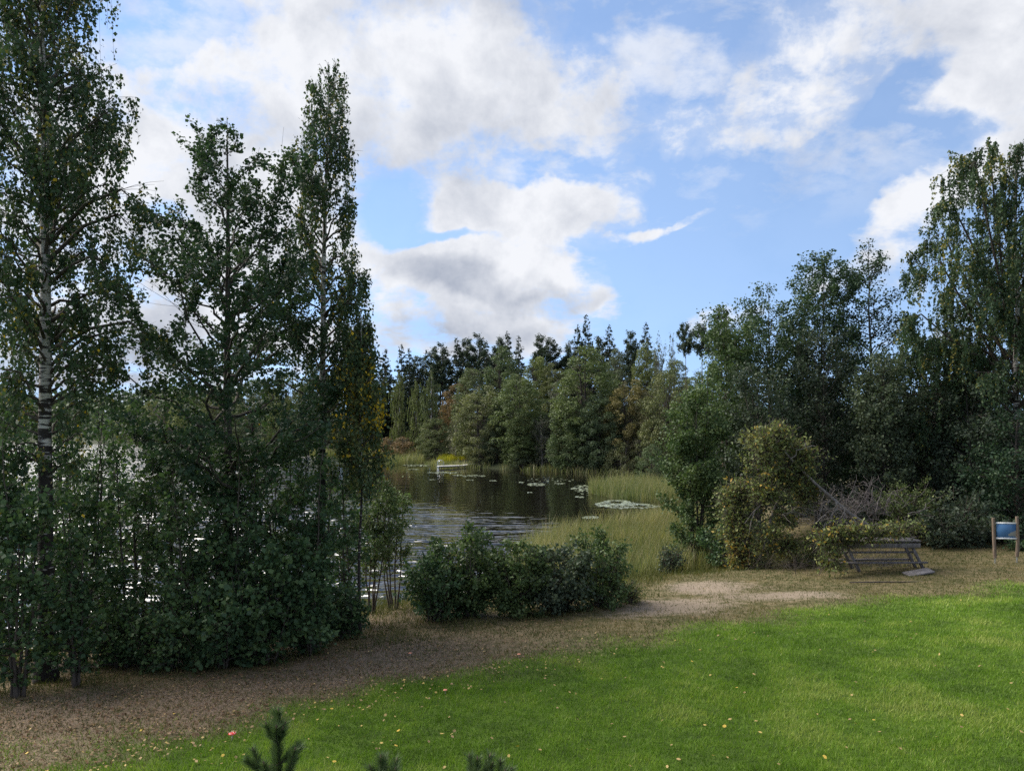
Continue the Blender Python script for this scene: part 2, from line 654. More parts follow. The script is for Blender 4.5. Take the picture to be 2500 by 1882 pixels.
# ================================================================== ground and water
pts = [ground_at(*p) for p in [(60, 1882), (420, 1815), (700, 1735), (950, 1680), (1250, 1622), (1500, 1575), (1750, 1535), (2000, 1487), (2250, 1458), (2500, 1436)]]
LX = np.array([-40] + [p[0] for p in pts] + [60])
LY = np.array([pts[0][1] - 5] + [p[1] for p in pts] + [pts[-1][1] + 10])
SAND = [(ground_at(1740, 1435), 2.3, 2.0, 0.0), (ground_at(1640, 1480), 2.4, 1.5, 0.35), (ground_at(1900, 1452), 2.4, 1.1, -0.1)]


def zones(x, y):
    """lawn, sand and leaf-litter share of the ground here (each 0..1)."""
    s = shore(x, y)
    nz = fbm(x / 1.6, y / 1.6, 21, 3) - 0.5
    nb = fbm(x / 5.0, y / 5.0, 31, 2) - 0.5
    yb = np.interp(x, LX, LY)
    lawn = sm(-1.4, 1.2, (yb - y) + 2.6 * nz + 1.2 * nb) * (s > 0)
    sand = np.zeros_like(x)
    for (c, rx, ry, a) in SAND:
        dx, dy = x - c[0], y - c[1]
        u = (dx * math.cos(a) + dy * math.sin(a)) / rx
        v = (-dx * math.sin(a) + dy * math.cos(a)) / ry
        sand = np.maximum(sand, 0.85 * (1 - sm(0.1, 1.5, np.hypot(u, v) + 0.9 * nz)))
    left = sm(1.5, -4.0, x + 0.15 * (y - 15))
    bare = sm(-2.6, -0.2, y - yb - 0.6 + 1.5 * nz) * sm(4.5, 1.0, y - yb - 2.2 + 1.5 * nb) * sm(3.0, -3.5, x + 1.5 * nb)
    under = sm(9.5, 6.0, s + 2 * nz) * left
    litter = np.clip(np.maximum(0.9 * bare, 0.7 * under), 0, 1) * (s > 0)
    return lawn, sand * (1 - lawn), np.maximum(litter * (1 - 0.75 * lawn), sm(60, 80, y) * (s > 0))


def axis(lo, hi, step, far, grow=1.16):
    a = list(np.arange(lo, hi + 1e-6, step))
    st, v = step, hi
    while v < far:
        st *= grow
        v += st
        a.append(v)
    st, v = step, lo
    while v > -far:
        st *= grow
        v -= st
        a.insert(0, v)
    return np.array(a)


gx = axis(-22, 30, 0.24, 4000)
gy = axis(5, 42, 0.24, 4000, 1.12)
X, Y = np.meshgrid(gx, gy)
Z = hz(X.ravel(), Y.ravel())
lawn, sand, litter = zones(X.ravel(), Y.ravel())
nx, ny = len(gx), len(gy)
idx = np.arange(nx * ny).reshape(ny, nx)
Fg = np.stack([idx[:-1, :-1], idx[:-1, 1:], idx[1:, 1:], idx[1:, :-1]], -1).reshape(-1, 4)
gm, nt = newmat('ground')
n = N(nt)
sc = n.new('ShaderNodeSeparateColor')
nt.links.new(n.attr('tint', 'Color'), sc.inputs[0])
p = n.pos()
fine = n.noise(p, 22, 6, 0.65)
mid = n.noise(p, 3.2, 5, 0.6)
big = n.noise(p, 0.5, 3, 0.5)
lawnc = n.mix(n.rng(mid, 0.35, 0.65), (0.040, 0.070, 0.010), (0.075, 0.125, 0.015))
pathc = n.mix(n.rng(mid, 0.35, 0.65), (0.072, 0.068, 0.028), (0.145, 0.115, 0.062))
littc = n.mix(n.rng(fine, 0.35, 0.65), (0.092, 0.066, 0.046), (0.265, 0.195, 0.138))
sandc = n.mix(n.rng(fine, 0.3, 0.7), (0.150, 0.117, 0.085), (0.275, 0.222, 0.165))
c = n.mix(n.math('MULTIPLY', sc.outputs[2], n.rng(mid, 0.2, 0.5)), pathc, littc)
c = n.mix(sc.outputs[0], c, lawnc)
c = n.mix(n.math('MULTIPLY', n.rng(n.math('ADD', sc.outputs[1], n.math('ADD', n.math('MULTIPLY', n.math('SUBTRACT', mid, 0.5), 1.3), n.math('MULTIPLY', n.math('SUBTRACT', fine, 0.5), 1.2))), 0.2, 0.8), n.rng(sc.outputs[1], 0.02, 0.25)), c, sandc)
c = n.mix(n.rng(big, 0.3, 0.7), n.mix(1.0, c, (0.82, 0.82, 0.82), 'MULTIPLY'), c)
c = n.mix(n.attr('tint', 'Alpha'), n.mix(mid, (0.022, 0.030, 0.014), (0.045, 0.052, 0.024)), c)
n.out(n.pbsdf(c, 0.9, n.bump(fine, 0.6, 0.03), spec=0.15))
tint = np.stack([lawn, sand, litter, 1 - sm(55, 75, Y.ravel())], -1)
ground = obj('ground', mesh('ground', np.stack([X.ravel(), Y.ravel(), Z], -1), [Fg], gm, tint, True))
tag(ground, 'sloping ground of lawn, leafy path and sand', kind='structure')

wm, nt = newmat('lake_water')
n = N(nt)
t = n.new('ShaderNodeTexCoord')
sp = n.new('ShaderNodeSeparateXYZ')
nt.links.new(t.outputs['Object'], sp.inputs[0])
w1 = n.noise(n.pos((0.30, 0.62, 1), (0, 0, math.radians(-16))), 1.0, 2, 0.4, 0.6)
w2 = n.noise(n.pos((0.6, 1.3, 1), (0, 0, math.radians(9))), 1.3, 2, 0.4, 0.3)
w3 = n.noise(n.pos((1, 1.6, 1)), 9.0, 2, 0.5)
# breeze reaches the open water; the bay under the trees lies calm
gust = n.noise(n.pos((0.02, 0.05, 1)), 1.0, 2, 0.5)
shel = n.math('ADD', n.math('ADD', n.math('MULTIPLY', sp.outputs[1], 1.0), n.math('MULTIPLY', sp.outputs[0], 1.1)), n.math('MULTIPLY', n.math('SUBTRACT', gust, 0.5), 22))
open_ = n.rng(shel, 32.0, 62.0, 1.0, 0.03)
lak = n.rng(sp.outputs[0], -40.0, -24.0, 1.0, 0.0)
open_ = n.math('MAXIMUM', open_, lak)
h = n.math('ADD', n.math('ADD', n.math('MULTIPLY', w1, 1.0), n.math('MULTIPLY', w2, 0.35)), n.math('MULTIPLY', w3, 0.004))
h = n.math('MULTIPLY', h, open_)
n.out(n.pbsdf((0.006, 0.005, 0.004), 0.02, n.bump(h, 1.0, 1.15), spec=0.5, IOR=2.0))
wv = np.array([(-3000, -600, 0), (400, -600, 0), (400, 900, 0), (-3000, 900, 0)], float)
wxs = axis(-60, 30, 6, 900)
wys = axis(15, 160, 6, 900)
X2, Y2 = np.meshgrid(wxs, wys)
id2 = np.arange(X2.size).reshape(X2.shape)
keep = shore(X2.ravel(), Y2.ravel()) < 25
Fw = np.stack([id2[:-1, :-1], id2[:-1, 1:], id2[1:, 1:], id2[1:, :-1]], -1).reshape(-1, 4)
Fw = Fw[keep[Fw].any(1)]
water = obj('lake_water', mesh('lake_water', np.stack([X2.ravel(), Y2.ravel(), np.zeros(X2.size)], -1), [Fw], wm, None, True))
tag(water, 'dark lake water, rippled on the open side and calm in the bay', kind='structure')


# ================================================================== trees
def interp_path(P, u):
    """P (m,k,3), u (m,) -> points on each path."""
    k = P.shape[1] - 1
    f = np.clip(u, 0, 0.9999) * k
    i = f.astype(int)
    w = (f - i)[:, None]
    r = np.arange(len(P))
    return P[r, i] * (1 - w) + P[r, i + 1] * w


def grow(H, prof, rng, n1=70, n2=9, elev=(35, 55), droop=0.25, r0=0.15, bend=0.25, len2=0.42, leaves=30000, leaf=0.08, wide=0.75,
         mode='clump', jit=0.14, strand=(0.5, 1.4), tsides=8, stems=1, spread=0.0, twig_r=0.006, lean=(0, 0), rvar=0.35, extra=None, tint_shift=0.0, clump_gap=0.0,
         up=0.0, tvar=0.28, inner=0.18, hlow=0.72, hcap=1.0):
    """A tree at the origin. prof: [(height, crown radius)...]. Returns trunk, branch and leaf geometry."""
    ph = np.array([a for a, b in prof], float)
    pr = np.array([b for a, b in prof], float)
    zlo, zhi = ph.min(), ph.max()
    trunks, P1s, B1s = [], [], []
    for sidx in range(stems):
        k = 14
        u = np.linspace(0, 1, k)
        w = np.cumsum(rng.normal(size=(k, 2)) * bend * H / 100, axis=0)
        w -= w[0]
        off = np.zeros(2)
        Hs = H
        if stems > 1:
            a = rng.random() * 2 * np.pi
            off = np.array([math.cos(a), math.sin(a)]) * spread * (0.3 + 0.7 * rng.random())
            Hs = H * (hlow + (1 - hlow) * rng.random()) if sidx else H
        T = np.stack([w[:, 0] + lean[0] * u ** 1.3 + off[0] * (0.25 + 0.75 * u ** 0.8), w[:, 1] + lean[1] * u ** 1.3 + off[1] * (0.25 + 0.75 * u ** 0.8), u * Hs], 1)
        R = r0 * (1 - u) ** 0.85 * (1 + 0.7 * np.exp(-u * H / 0.35)) + 0.006
        T[0, 2] = -0.35
        trunks.append((T, R))
        m = max(4, n1 // stems)
        t = (np.arange(m) + rng.random(m)) / m
        zz = zlo + (min(zhi, Hs) - zlo) * (1 - (1 - t) ** 1.0)
        az = np.arange(m) * 2.39996 + rng.normal(size=m) * 0.5 + sidx
        rad = np.interp(zz, ph, pr) * (1.02 - 1.5 * rvar + 1.5 * rvar * rng.random(m) ** 0.7) / (1 if stems == 1 else 1.35)
        rise = np.tan(np.radians(np.interp(zz, [zlo, zhi], elev))) - droop + up
        z0 = np.clip(zz - rad * rise * (0.85 if mode == 'clump' else 0.65), min(zlo * 0.6 + 0.1, zlo), None)
        bx = np.interp(z0, T[:, 2], T[:, 0])
        by = np.interp(z0, T[:, 2], T[:, 1])
        el_ = np.radians(np.interp(zz, [zlo, zhi], elev) + rng.normal(size=m) * 9)
        kk = 7
        uu = np.linspace(0, 1, kk)[None, :]
        hr = rad[:, None] * uu
        azw = az[:, None] + (rng.normal(size=(m, 1)) * 0.35) * uu
        vz = rad[:, None] * (np.tan(el_)[:, None] * uu - droop * uu ** 2.2 + up * uu ** 2)
        top = np.maximum(vz.max(1), 1e-3)
        vz = vz * np.minimum(1, np.maximum(H * 1.0 - z0, 0.02) / top)[:, None]
        P1 = np.stack([bx[:, None] + np.cos(azw) * hr, by[:, None] + np.sin(azw) * hr, z0[:, None] + vz], -1)
        P1[:, 1:-1] += rng.normal(size=(m, kk - 2, 3)) * rad[:, None, None] * 0.035
        P1s.append(P1)
        B1s.append(np.interp(z0, T[:, 2], R))
    P1 = np.concatenate(P1s)
    RB = np.concatenate(B1s)
    if extra is not None:
        for (pts_, rr) in extra:
            E = np.asarray(pts_, float)
            q = np.linspace(0, 1, 7)
            E = np.stack([np.interp(q, np.linspace(0, 1, len(E)), E[:, i]) for i in range(3)], -1)
            P1 = np.concatenate([P1, E[None]])
            RB = np.concatenate([RB, [rr]])
    m = len(P1)
    L1 = np.linalg.norm(P1[:, -1] - P1[:, 0], axis=1)
    u = np.linspace(0, 1, 7)[None, :]
    R1 = np.minimum(RB * 0.55, 0.012 + 0.018 * L1)[:, None] * (1 - 0.85 * u) + 0.003
    # secondary twigs
    per = np.maximum(2, (n2 * np.clip(L1 / (np.median(L1) + 1e-6), 0.4, 1.8)).astype(int))
    own = np.repeat(np.arange(m), per)
    M2 = len(own)
    us = inner + (1 - inner) * rng.random(M2) ** 0.75
    base = interp_path(P1[own], us)
    ahead = interp_path(P1[own], np.clip(us + 0.08, 0, 1)) - interp_path(P1[own], np.clip(us - 0.08, 0, 1))
    d = unit(ahead)
    sidev = unit(np.cross(d, np.array([0, 0, 1.0])) + 1e-6)
    sgn = np.where(rng.random(M2) < 0.5, -1, 1)[:, None]
    d2 = unit(d * (0.55 + 0.3 * rng.random((M2, 1))) + sidev * sgn * (0.35 + 0.75 * rng.random((M2, 1))) + rng.normal(size=(M2, 3)) * 0.28)
    l2 = L1[own] * len2 * (1.15 - 0.65 * us) * (0.55 + 0.8 * rng.random(M2))
    k2 = 4
    q = np.linspace(0, 1, k2)[None, :, None]
    ov = base[:, 2] + d2[:, 2] * l2 + max(0, (-droop * 0.5 + up * 0.3)) * l2 - H * hcap
    l2 = l2 * np.where(ov > 0, np.clip(1 - ov / (np.abs(d2[:, 2]) * l2 + 0.05), 0.12, 1), 1)
    P2 = base[:, None, :] + d2[:, None, :] * l2[:, None, None] * q
    P2[:, :, 2] += (-droop * 0.5 + up * 0.3) * l2[:, None] * (q[:, :, 0] ** 2)
    R2 = np.full((M2, k2), twig_r) * (1 - 0.6 * q[0, :, 0])[None, :]
    # leaves
    twt = rng.normal(size=M2) * tvar * 0.6                    # whole sprays differ a little in colour
    wgt = l2 * np.exp(rng.normal(size=M2) * 0.35)
    if clump_gap > 0:
        wgt = wgt * (rng.random(M2) > clump_gap)
    wgt /= wgt.sum()
    if mode == 'hang':
        ns = max(40, leaves // 22)
        o = rng.choice(M2, ns, p=wgt)
        sb = interp_path(P2[o], 0.25 + 0.75 * rng.random(ns))
        sl = strand[0] + (strand[1] - strand[0]) * rng.random(ns) ** 1.6
        si = rng.integers(0, ns, leaves)
        v = rng.random(leaves)
        C = sb[si] + rng.normal(size=(leaves, 3)) * 0.045
        sway = rng.normal(size=(ns, 2)) * 0.12
        C[:, 2] -= sl[si] * v
        C[:, :2] += sway[si] * (v * sl[si])[:, None]
        axv = np.stack([rng.normal(size=leaves) * 0.6, rng.normal(size=leaves) * 0.6, -0.9 - 0.4 * rng.random(leaves)], -1)
        tt = twt[o][si]
        kS = 3
        qs = np.linspace(0, 1, kS)
        PS = sb[:, None, :] + np.stack([sway[:, 0:1] * sl[:, None] * qs, sway[:, 1:2] * sl[:, None] * qs, -sl[:, None] * qs], -1)
        RS = np.full((ns, kS), 0.0022)
    else:
        o = rng.choice(M2, leaves, p=wgt)
        v = 0.1 + 0.95 * rng.random(leaves) ** 0.8
        C = interp_path(P2[o], v)
        C = C + rng.normal(size=(leaves, 3)) * jit
        axv = d2[o] * 0.6 + rng.normal(size=(leaves, 3)) * 0.7
        axv[:, 2] -= 0.25
        tt = twt[o]
        PS = None
    Ls = leaf * (0.45 + 0.95 * rng.random(leaves))
    V, Fq = leaf_quads(C, axv, Ls, Ls * wide * (0.8 + 0.4 * rng.random(leaves)), rng)
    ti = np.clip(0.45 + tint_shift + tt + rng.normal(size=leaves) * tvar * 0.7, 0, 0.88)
    out_b = [tube_batch(P1, R1, 4), tube_batch(P2, R2, 3)]
    if PS is not None and len(PS) < 4000:
        out_b.append(tube_batch(PS, RS, 3))
    return dict(trunk=trunks, tsides=tsides, branch=out_b, leaf=(V, Fq), C=C, ti=ti, twigs=P2)


def merge(lst):
    Vs, Fs, b = [], [], 0
    for V, Fq in lst:
        Vs.append(V)
        Fs.append(Fq + b)
        b += len(V)
    return np.concatenate(Vs), np.concatenate(Fs)


def plant(name, loc, label, cat, g, leafm, barkm, group=None, tintf=None, branchm=None, crown='crown', trunk='trunk'):
    """Empty at the foot > trunk, branches, crown."""
    e = empty(name, loc, label, cat, group)
    V, Fq = tubes(g['trunk'], g['tsides'])
    obj(trunk, mesh(trunk, V, [Fq], barkm, None, True), e)
    V, Fq = merge(g['branch'])
    tag(obj('branches', mesh('branches', V, [Fq], branchm or barkm, None, True), e), kind='stuff')
    V, Fq = g['leaf']
    ti = g['ti']
    if tintf is not None:
        ti = tintf(g['C'], ti)
    tag(obj(crown, mesh(crown, V, [Fq], leafm, np.repeat(ti, 4)), e), kind='stuff')
    return e


def foot(px, d):
    x = wx(px, d)
    return (x, d, hz1(x, d))


def profile(px, d, rows):
    """[(row, half width in px)] seen at distance d -> [(height above foot, radius)]"""
    z0 = foot(px, d)[2]
    return sorted((wz(py, d) - z0, hw / F * d) for py, hw in rows)


def rg(seed):
    return np.random.default_rng(seed)


# ---- left: tall weeping birch
d = 16.3
loc = foot(112, d)
ptop = -330
H = wz(ptop, d) - loc[2]
pf = profile(112, d, [(ptop, 15), (-150, 90), (0, 130), (150, 165), (300, 185), (450, 190), (600, 170), (750, 195), (900, 160), (1050, 150), (1150, 90)])
k = d / F
ex = []
for (y0, y1, x1, dep) in [(640, 520, 300, 0.1), (600, 470, 330, -0.2), (860, 780, 320, 0.3), (700, 640, 290, -0.7), (900, 800, 250, 0.6), (690, 600, -40, 0.3)]:
    zb, zt = wz(y0, d) - loc[2], wz(y1, d) - loc[2]
    xe = (x1 - 100) * k
    ex.append(([(0.02, 0, zb), (xe * 0.45, dep * 0.5, zb + (zt - zb) * 0.75), (xe * 0.85, dep, zt), (xe, dep * 1.1, zt - 0.25)], 0.09))
g = grow(H, pf, rg(11), n1=120, n2=10, elev=(38, 62), droop=0.35, r0=0.165, bend=0.12, leaves=50000, leaf=0.08, wide=0.78, mode='hang', strand=(0.3, 1.5), len2=0.45, lean=(-0.22, 0.1), extra=ex, tsides=12)
plant('birch_tree', loc, 'tall weeping birch at the left edge, crown cut by the picture top', 'tree', g, M['birch_leaf'], M['birch_bark'], branchm=M['twig_bark'],
      tintf=lambda C, t: np.where(rg(1).random(len(t)) < 0.004, 0.97, t))

# ---- left: dark alder, conical
d = 19.0
loc = foot(555, d)
H = wz(285, d) - loc[2]
pf = profile(555, d, [(285, 14), (330, 45), (400, 105), (490, 160), (600, 180), (700, 205), (800, 250), (900, 315), (980, 325), (1080, 280), (1200, 180)])
g = grow(H, pf, rg(12), n1=68, n2=11, elev=(8, 48), droop=-0.05, r0=0.145, bend=0.10, leaves=46000, leaf=0.09, wide=0.85, jit=0.07, len2=0.5, up=0.25, rvar=0.34, tsides=10, clump_gap=0.24)
plant('alder_tree', loc, 'dark conical alder with straight black trunk between the two birches', 'tree', g, M['alder_leaf'], M['alder_bark'])

# ---- left: slim birch
d = 21.0
loc = foot(778, d)
H = wz(150, d) - loc[2]
pf = profile(778, d, [(150, 14), (200, 42), (260, 72), (350, 78), (450, 88), (550, 92), (650, 105), (750, 118), (850, 130), (950, 135), (1060, 110)])
g = grow(H, pf, rg(13), n1=84, n2=9, elev=(40, 62), droop=0.4, r0=0.13, bend=0.10, leaves=24500, leaf=0.085, wide=0.75, mode='hang', strand=(0.3, 1.6), len2=0.4, lean=(0.12, 0), tsides=10)
plant('birch_tree', loc, 'slim weeping birch with pale trunk, right of the dark alder', 'tree', g, M['birch_leaf'], M['birch_bark'], branchm=M['twig_bark'],
      tintf=lambda C, t: np.where(rg(2).random(len(t)) < 0.006, 0.97, t))

# ---- left: small birch turning yellow on one side
d = 20.2
loc = foot(880, d)
H = wz(770, d) - loc[2]
pf = profile(880, d, [(770, 10), (820, 38), (900, 62), (1000, 72), (1090, 62), (1180, 45)])


def yel(C, t):
    r = rg(3)
    c1 = np.exp(-((C[:, 0] + 0.35) ** 2 + (C[:, 2] - (wz(985, 20.2) - loc[2])) ** 2 * 0.25) / 0.30)
    c2 = np.exp(-((C[:, 0] - 0.62) ** 2 / 0.03 + (C[:, 2] - (wz(1015, 20.2) - loc[2])) ** 2 / 0.10))
    return np.where(r.random(len(t)) < np.clip((0.03 + 0.9 * c1) * sm(0.54, 0.62, vnoise(C[:, 0] * 7 + 40, C[:, 1] * 7 + 40, 5)) + 0.8 * c2, 0, 1), 0.93 + 0.07 * r.random(len(t)), np.minimum(t + 0.25, 0.86))


g = grow(H, pf, rg(14), n1=46, n2=8, elev=(45, 60), droop=0.5, r0=0.04, bend=0.2, leaves=13000, leaf=0.085, wide=0.72, mode='hang', strand=(0.3, 1.2), len2=0.45)
plant('birch_tree', loc, 'small birch with yellow autumn sprays hanging beside the bay', 'tree', g, M['birch_leaf'], M['birch_bark'], yel and None, yel, branchm=M['twig_bark'])

# ---- left: thicket of saplings under the big trees
UND = 'saplings in the thicket along the left bank'
for i, (px, d, py, hw, nl, lab) in enumerate([
        (-70, 15.2, 1080, 130, 5200, 'leafy sapling cut by the left picture edge, beside the big birch trunk'),
        (20, 18.2, 1010, 140, 6500, 'tall leafy sapling standing behind the foot of the big left birch'),
        (190, 17.6, 1080, 120, 5200, 'dark sapling just right of the big left birch trunk'),
        (232, 21.0, 985, 105, 4600, 'thin straight sapling whose tip reaches the far treeline left of the alder'),
        (330, 18.6, 1085, 135, 5600, 'bushy sapling halfway between the left birch and the dark alder'),
        (425, 20.4, 1060, 130, 5600, 'sapling close on the left of the dark alder, lake glinting through it'),
        (500, 18.0, 1170, 125, 4800, 'low sapling in front and left of the alder trunk'),
        (610, 18.4, 1140, 140, 5600, 'dense sapling right in front of the alder trunk'),
        (690, 20.2, 1080, 140, 6200, 'tall dense sapling between alder and slim birch'),
        (765, 19.2, 1120, 115, 5600, 'blue-green large-leaved sapling in front of the slim birch'),
        (845, 21.5, 1140, 85, 3600, 'light sapling at the right end of the thicket below the yellowing birch'),
        (38, 15.0, 1130, 90, 3800, 'sapling right in front of the big left birch trunk'),
        (190, 15.6, 1290, 75, 2600, 'low sapling in front of the birch trunk on its right side'),
        (100, 21.5, 1050, 130, 4600, 'sapling at the water side behind the big left birch')]):
    py -= 55 if py < 1260 else 0
    loc = foot(px, d)
    H = wz(py, d) - loc[2]
    r = hw / F * d
    pf = [(0.25, r * 0.7), (H * 0.3, r), (H * 0.65, r * 0.85), (H * 0.9, r * 0.45), (H, 0.08)]
    g = grow(H, pf, rg(40 + i), n1=64, n2=7, elev=(25, 60), droop=0.15, r0=0.028, bend=0.5, leaves=int(nl * 0.95), leaf=0.10, wide=0.85, jit=0.075, len2=0.5, stems=4, spread=r * 0.6, tsides=5, tvar=0.3, inner=0.1)
    plant('sapling', loc, lab, 'sapling', g, M['hazel_leaf'], M['twig_bark'], UND, trunk='stems')
for i, (px, d, py, hw, nl, lab) in enumerate([
        (905, 23.5, 1130, 60, 2600, 'slender open sapling with thin dark stems, left of the other at the bay'),
        (962, 24.2, 1150, 58, 2300, 'slender open sapling nearest the long bush row, against bright water')]):
    loc = foot(px, d)
    H = wz(py, d) - loc[2]
    r = hw / F * d
    pf = [(1.2, r * 0.5), (H * 0.5, r), (H * 0.8, r * 0.7), (H, 0.06)]
    g = grow(H, pf, rg(60 + i), n1=50, n2=6, elev=(45, 65), droop=0.1, r0=0.022, bend=0.45, leaves=nl * 2, leaf=0.085, wide=0.6, jit=0.06, len2=0.4, stems=5, spread=r * 0.7, tsides=5, tint_shift=0.15)
    plant('sapling', loc, lab, 'sapling', g, M['bright_leaf'], M['twig_bark'], 'slender saplings beside the bay', trunk='stems')


def bush(px, d, py, hw, nl, seed, mat, label, cat='bush', group=None, leaf=0.095, tint=0.0, flat=0.85, name='bush', stems=11, wide=0.85):
    loc = foot(px, d)
    H = wz(py, d) - loc[2]
    r = hw / F * d
    pf = [(0.12, r * 0.85), (H * 0.4, r), (H * 0.65, r * 0.85), (H * 0.88, r * 0.55), (H, r * 0.15)]
    rs = rg(seed + 5000)
    sh = []
    for _ in range(11):
        a_, q_ = rs.random() * 6.283, r * rs.random() ** 0.6 * 0.95
        zt_ = H * (1.02 + 0.34 * rs.random() ** 2) * (1 - 0.4 * (q_ / r) ** 2)
        x_, y_ = math.cos(a_) * q_, math.sin(a_) * q_
        sh.append(([(x_ * 0.7, y_ * 0.7, zt_ - 0.5 - 0.5 * rs.random()), (x_ * 0.9, y_ * 0.9, zt_ - 0.3), (x_ * 1.02 + 0.08 * rs.normal(), y_ * 1.02, zt_)], 0.012))
    g = grow(H, pf, rg(seed), extra=sh, n1=70, n2=7, elev=(15, 60), droop=0.2, r0=0.02, bend=0.7, leaves=nl, leaf=leaf, wide=wide, jit=0.08, len2=0.5, stems=stems, spread=r * flat, tsides=4, tint_shift=tint, tvar=0.3, inner=0.1, hlow=0.7, rvar=0.45, hcap=1.5)
    return plant(name, loc, label, cat, g, mat, M['twig_bark'], group, trunk='stems')


LB = 'low bushes at the edge of the leafy path'
bush(300, 17.3, 1480, 95, 3200, 71, M['hazel_leaf'], 'low dark bush on the leafy path edge, nearest the big left birch', group=LB)
bush(415, 17.0, 1470, 95, 3200, 72, M['hazel_leaf'], 'low dark bush between the birch foot and the alder foot', group=LB)
bush(545, 16.9, 1440, 110, 4400, 73, M['hazel_leaf'], 'low dense bush right below the alder trunk', group=LB, leaf=0.11)
bush(650, 17.3, 1390, 105, 5000, 74, M['hazel_leaf'], 'rounded large-leaved bush bulging over the path below the alder', group=LB, leaf=0.12, tint=0.1)
bush(755, 17.9, 1380, 95, 4400, 75, M['hazel_leaf'], 'bush at the right end of the thicket, leaning over the path', group=LB, leaf=0.11)
bush(840, 19.5, 1460, 60, 2400, 76, M['hazel_leaf'], 'small bush under the slender saplings', group=LB)
BR = 'bushes of the long row beside the bay'
bush(1055, 21.3, 1375, 80, 5000, 81, M['hazel_leaf'], 'left end bush of the long row between lawn and bay', group=BR, tint=0.1)
bush(1140, 21.8, 1322, 95, 8000, 82, M['bright_leaf'], 'tall pointed bush left of the middle of the long row', group=BR, tint=-0.1)
bush(1265, 21.9, 1345, 95, 8000, 83, M['bright_leaf'], 'bush in the middle of the long row between lawn and bay', group=BR, tint=0.12)
bush(1362, 22.2, 1352, 105, 8500, 84, M['grey_leaf'], 'bush with olive leaves, right of the middle of the long row', group=BR, tint=0.2)
bush(1465, 22.6, 1340, 85, 6500, 85, M['bright_leaf'], 'fresh green bush at the right end of the long row before the reeds', group=BR, tint=0.0, leaf=0.085)
bush(1535, 23.2, 1425, 35, 1600, 86, M['olive_leaf'], 'small brownish scrub at the right foot of the long bush row', group=BR, leaf=0.05)

# ================================================================== right-hand wood
RW = 'trees of the wood on the right'


def rtree(px, d, rows, seed, mat, bark, label, nl, leaf=0.11, mode='clump', name='alder_tree', **kw):
    loc = foot(px, d)
    pf = profile(px, d, rows)
    H = pf[-1][0]
    pf = [(max(a, 0.2), b) for a, b in pf]
    a = dict(n1=70, n2=9, elev=(15, 50), droop=0.05, r0=0.11, bend=0.3, len2=0.5, jit=0.13, up=0.15, tsides=7)
    a.update(kw)
    g = grow(H, pf, rg(seed), leaves=nl, leaf=leaf, mode=mode, **a)
    return plant(name, loc, label, 'tree', g, mat, bark, RW, branchm=M['twig_bark'] if bark is M['birch_bark'] else None)


rtree(1690, 35.0, [(885, 12), (930, 45), (1000, 75), (1100, 90), (1200, 95), (1300, 90), (1370, 70)], 101, M['bright_leaf'], M['alder_bark'],
      'bright green bushy alder at the reed edge, leftmost of the near right wood', 24000, 0.12, stems=6, spread=0.9, r0=0.06, elev=(30, 60))
rtree(1775, 41.0, [(755, 10), (800, 35), (880, 60), (980, 85), (1100, 90), (1250, 70)], 102, M['bright_leaf'], M['alder_bark'],
      'green tree with feathery top rising behind the bright alder at the reed edge', 23000, 0.13, elev=(35, 60), r0=0.1, tint_shift=-0.1)
rtree(1885, 43.0, [(690, 15), (730, 60), (800, 90), (900, 110), (1020, 120), (1200, 100)], 103, M['alder_leaf'], M['alder_bark'],
      'broad green tree with leafy rounded top, left shoulder of the right wood', 31000, 0.13, elev=(30, 60), tint_shift=0.2)
rtree(1995, 43.0, [(622, 15), (660, 55), (720, 75), (820, 95), (950, 110), (1150, 100)], 104, M['alder_leaf'], M['alder_bark'],
      'dark tree with two leafy crests, left of the sparse conical alder', 29000, 0.13, elev=(35, 60), tint_shift=0.0, clump_gap=0.15)
rtree(2118, 41.0, [(588, 8), (620, 28), (680, 55), (760, 85), (860, 110), (960, 120)], 105, M['alder_leaf'], M['alder_bark'],
      'sparse conical alder with sky showing through, tip above the right wood', 8500, 0.125, elev=(20, 50), tint_shift=-0.2, r0=0.12, clump_gap=0.25, n1=50)
loc = foot(2470, 36)
exb = []
for (y0, x1, y1, dp) in [(900, 2290, 560, 0.3), (880, 2400, 345, -0.2), (800, 2320, 470, 0.6), (820, 2350, 400, -0.6), (960, 2230, 760, 0.2), (950, 2260, 640, -0.5), (850, 2490, 360, 0.1), (980, 2330, 800, 1.0)]:
    zb, zt = wz(y0, 36) - loc[2], wz(y1, 36) - loc[2]
    xe = (x1 - 2470) / F * 36
    exb.append(([(0, 0, zb), (xe * 0.5, dp * 0.5, zb + (zt - zb) * 0.55), (xe * 0.9, dp, zt - 0.1), (xe, dp * 1.1, zt - 0.3)], 0.12))
rtree(2470, 36.0, [(345, 12), (420, 50), (520, 110), (620, 165), (720, 180), (850, 195), (1000, 190)], 106, M['birch_leaf'], M['birch_bark'],
      'large weeping birch with pale trunk, highest of the right wood', 74000, 0.12, 'hang', 'birch_tree', elev=(40, 62), droop=0.45, up=0, r0=0.19, strand=(0.4, 1.9), extra=exb, tsides=9, wide=0.72, len2=0.3)
rtree(2290, 37.5, [(775, 15), (820, 70), (900, 100), (1000, 110), (1100, 90)], 107, M['birch_leaf'], M['birch_bark'],
      'lower drooping birch in front of the sky gap, left of the large weeping birch', 21000, 0.115, 'hang', 'birch_tree', elev=(30, 50), droop=0.5, up=0, r0=0.12, strand=(0.4, 1.6), wide=0.72)
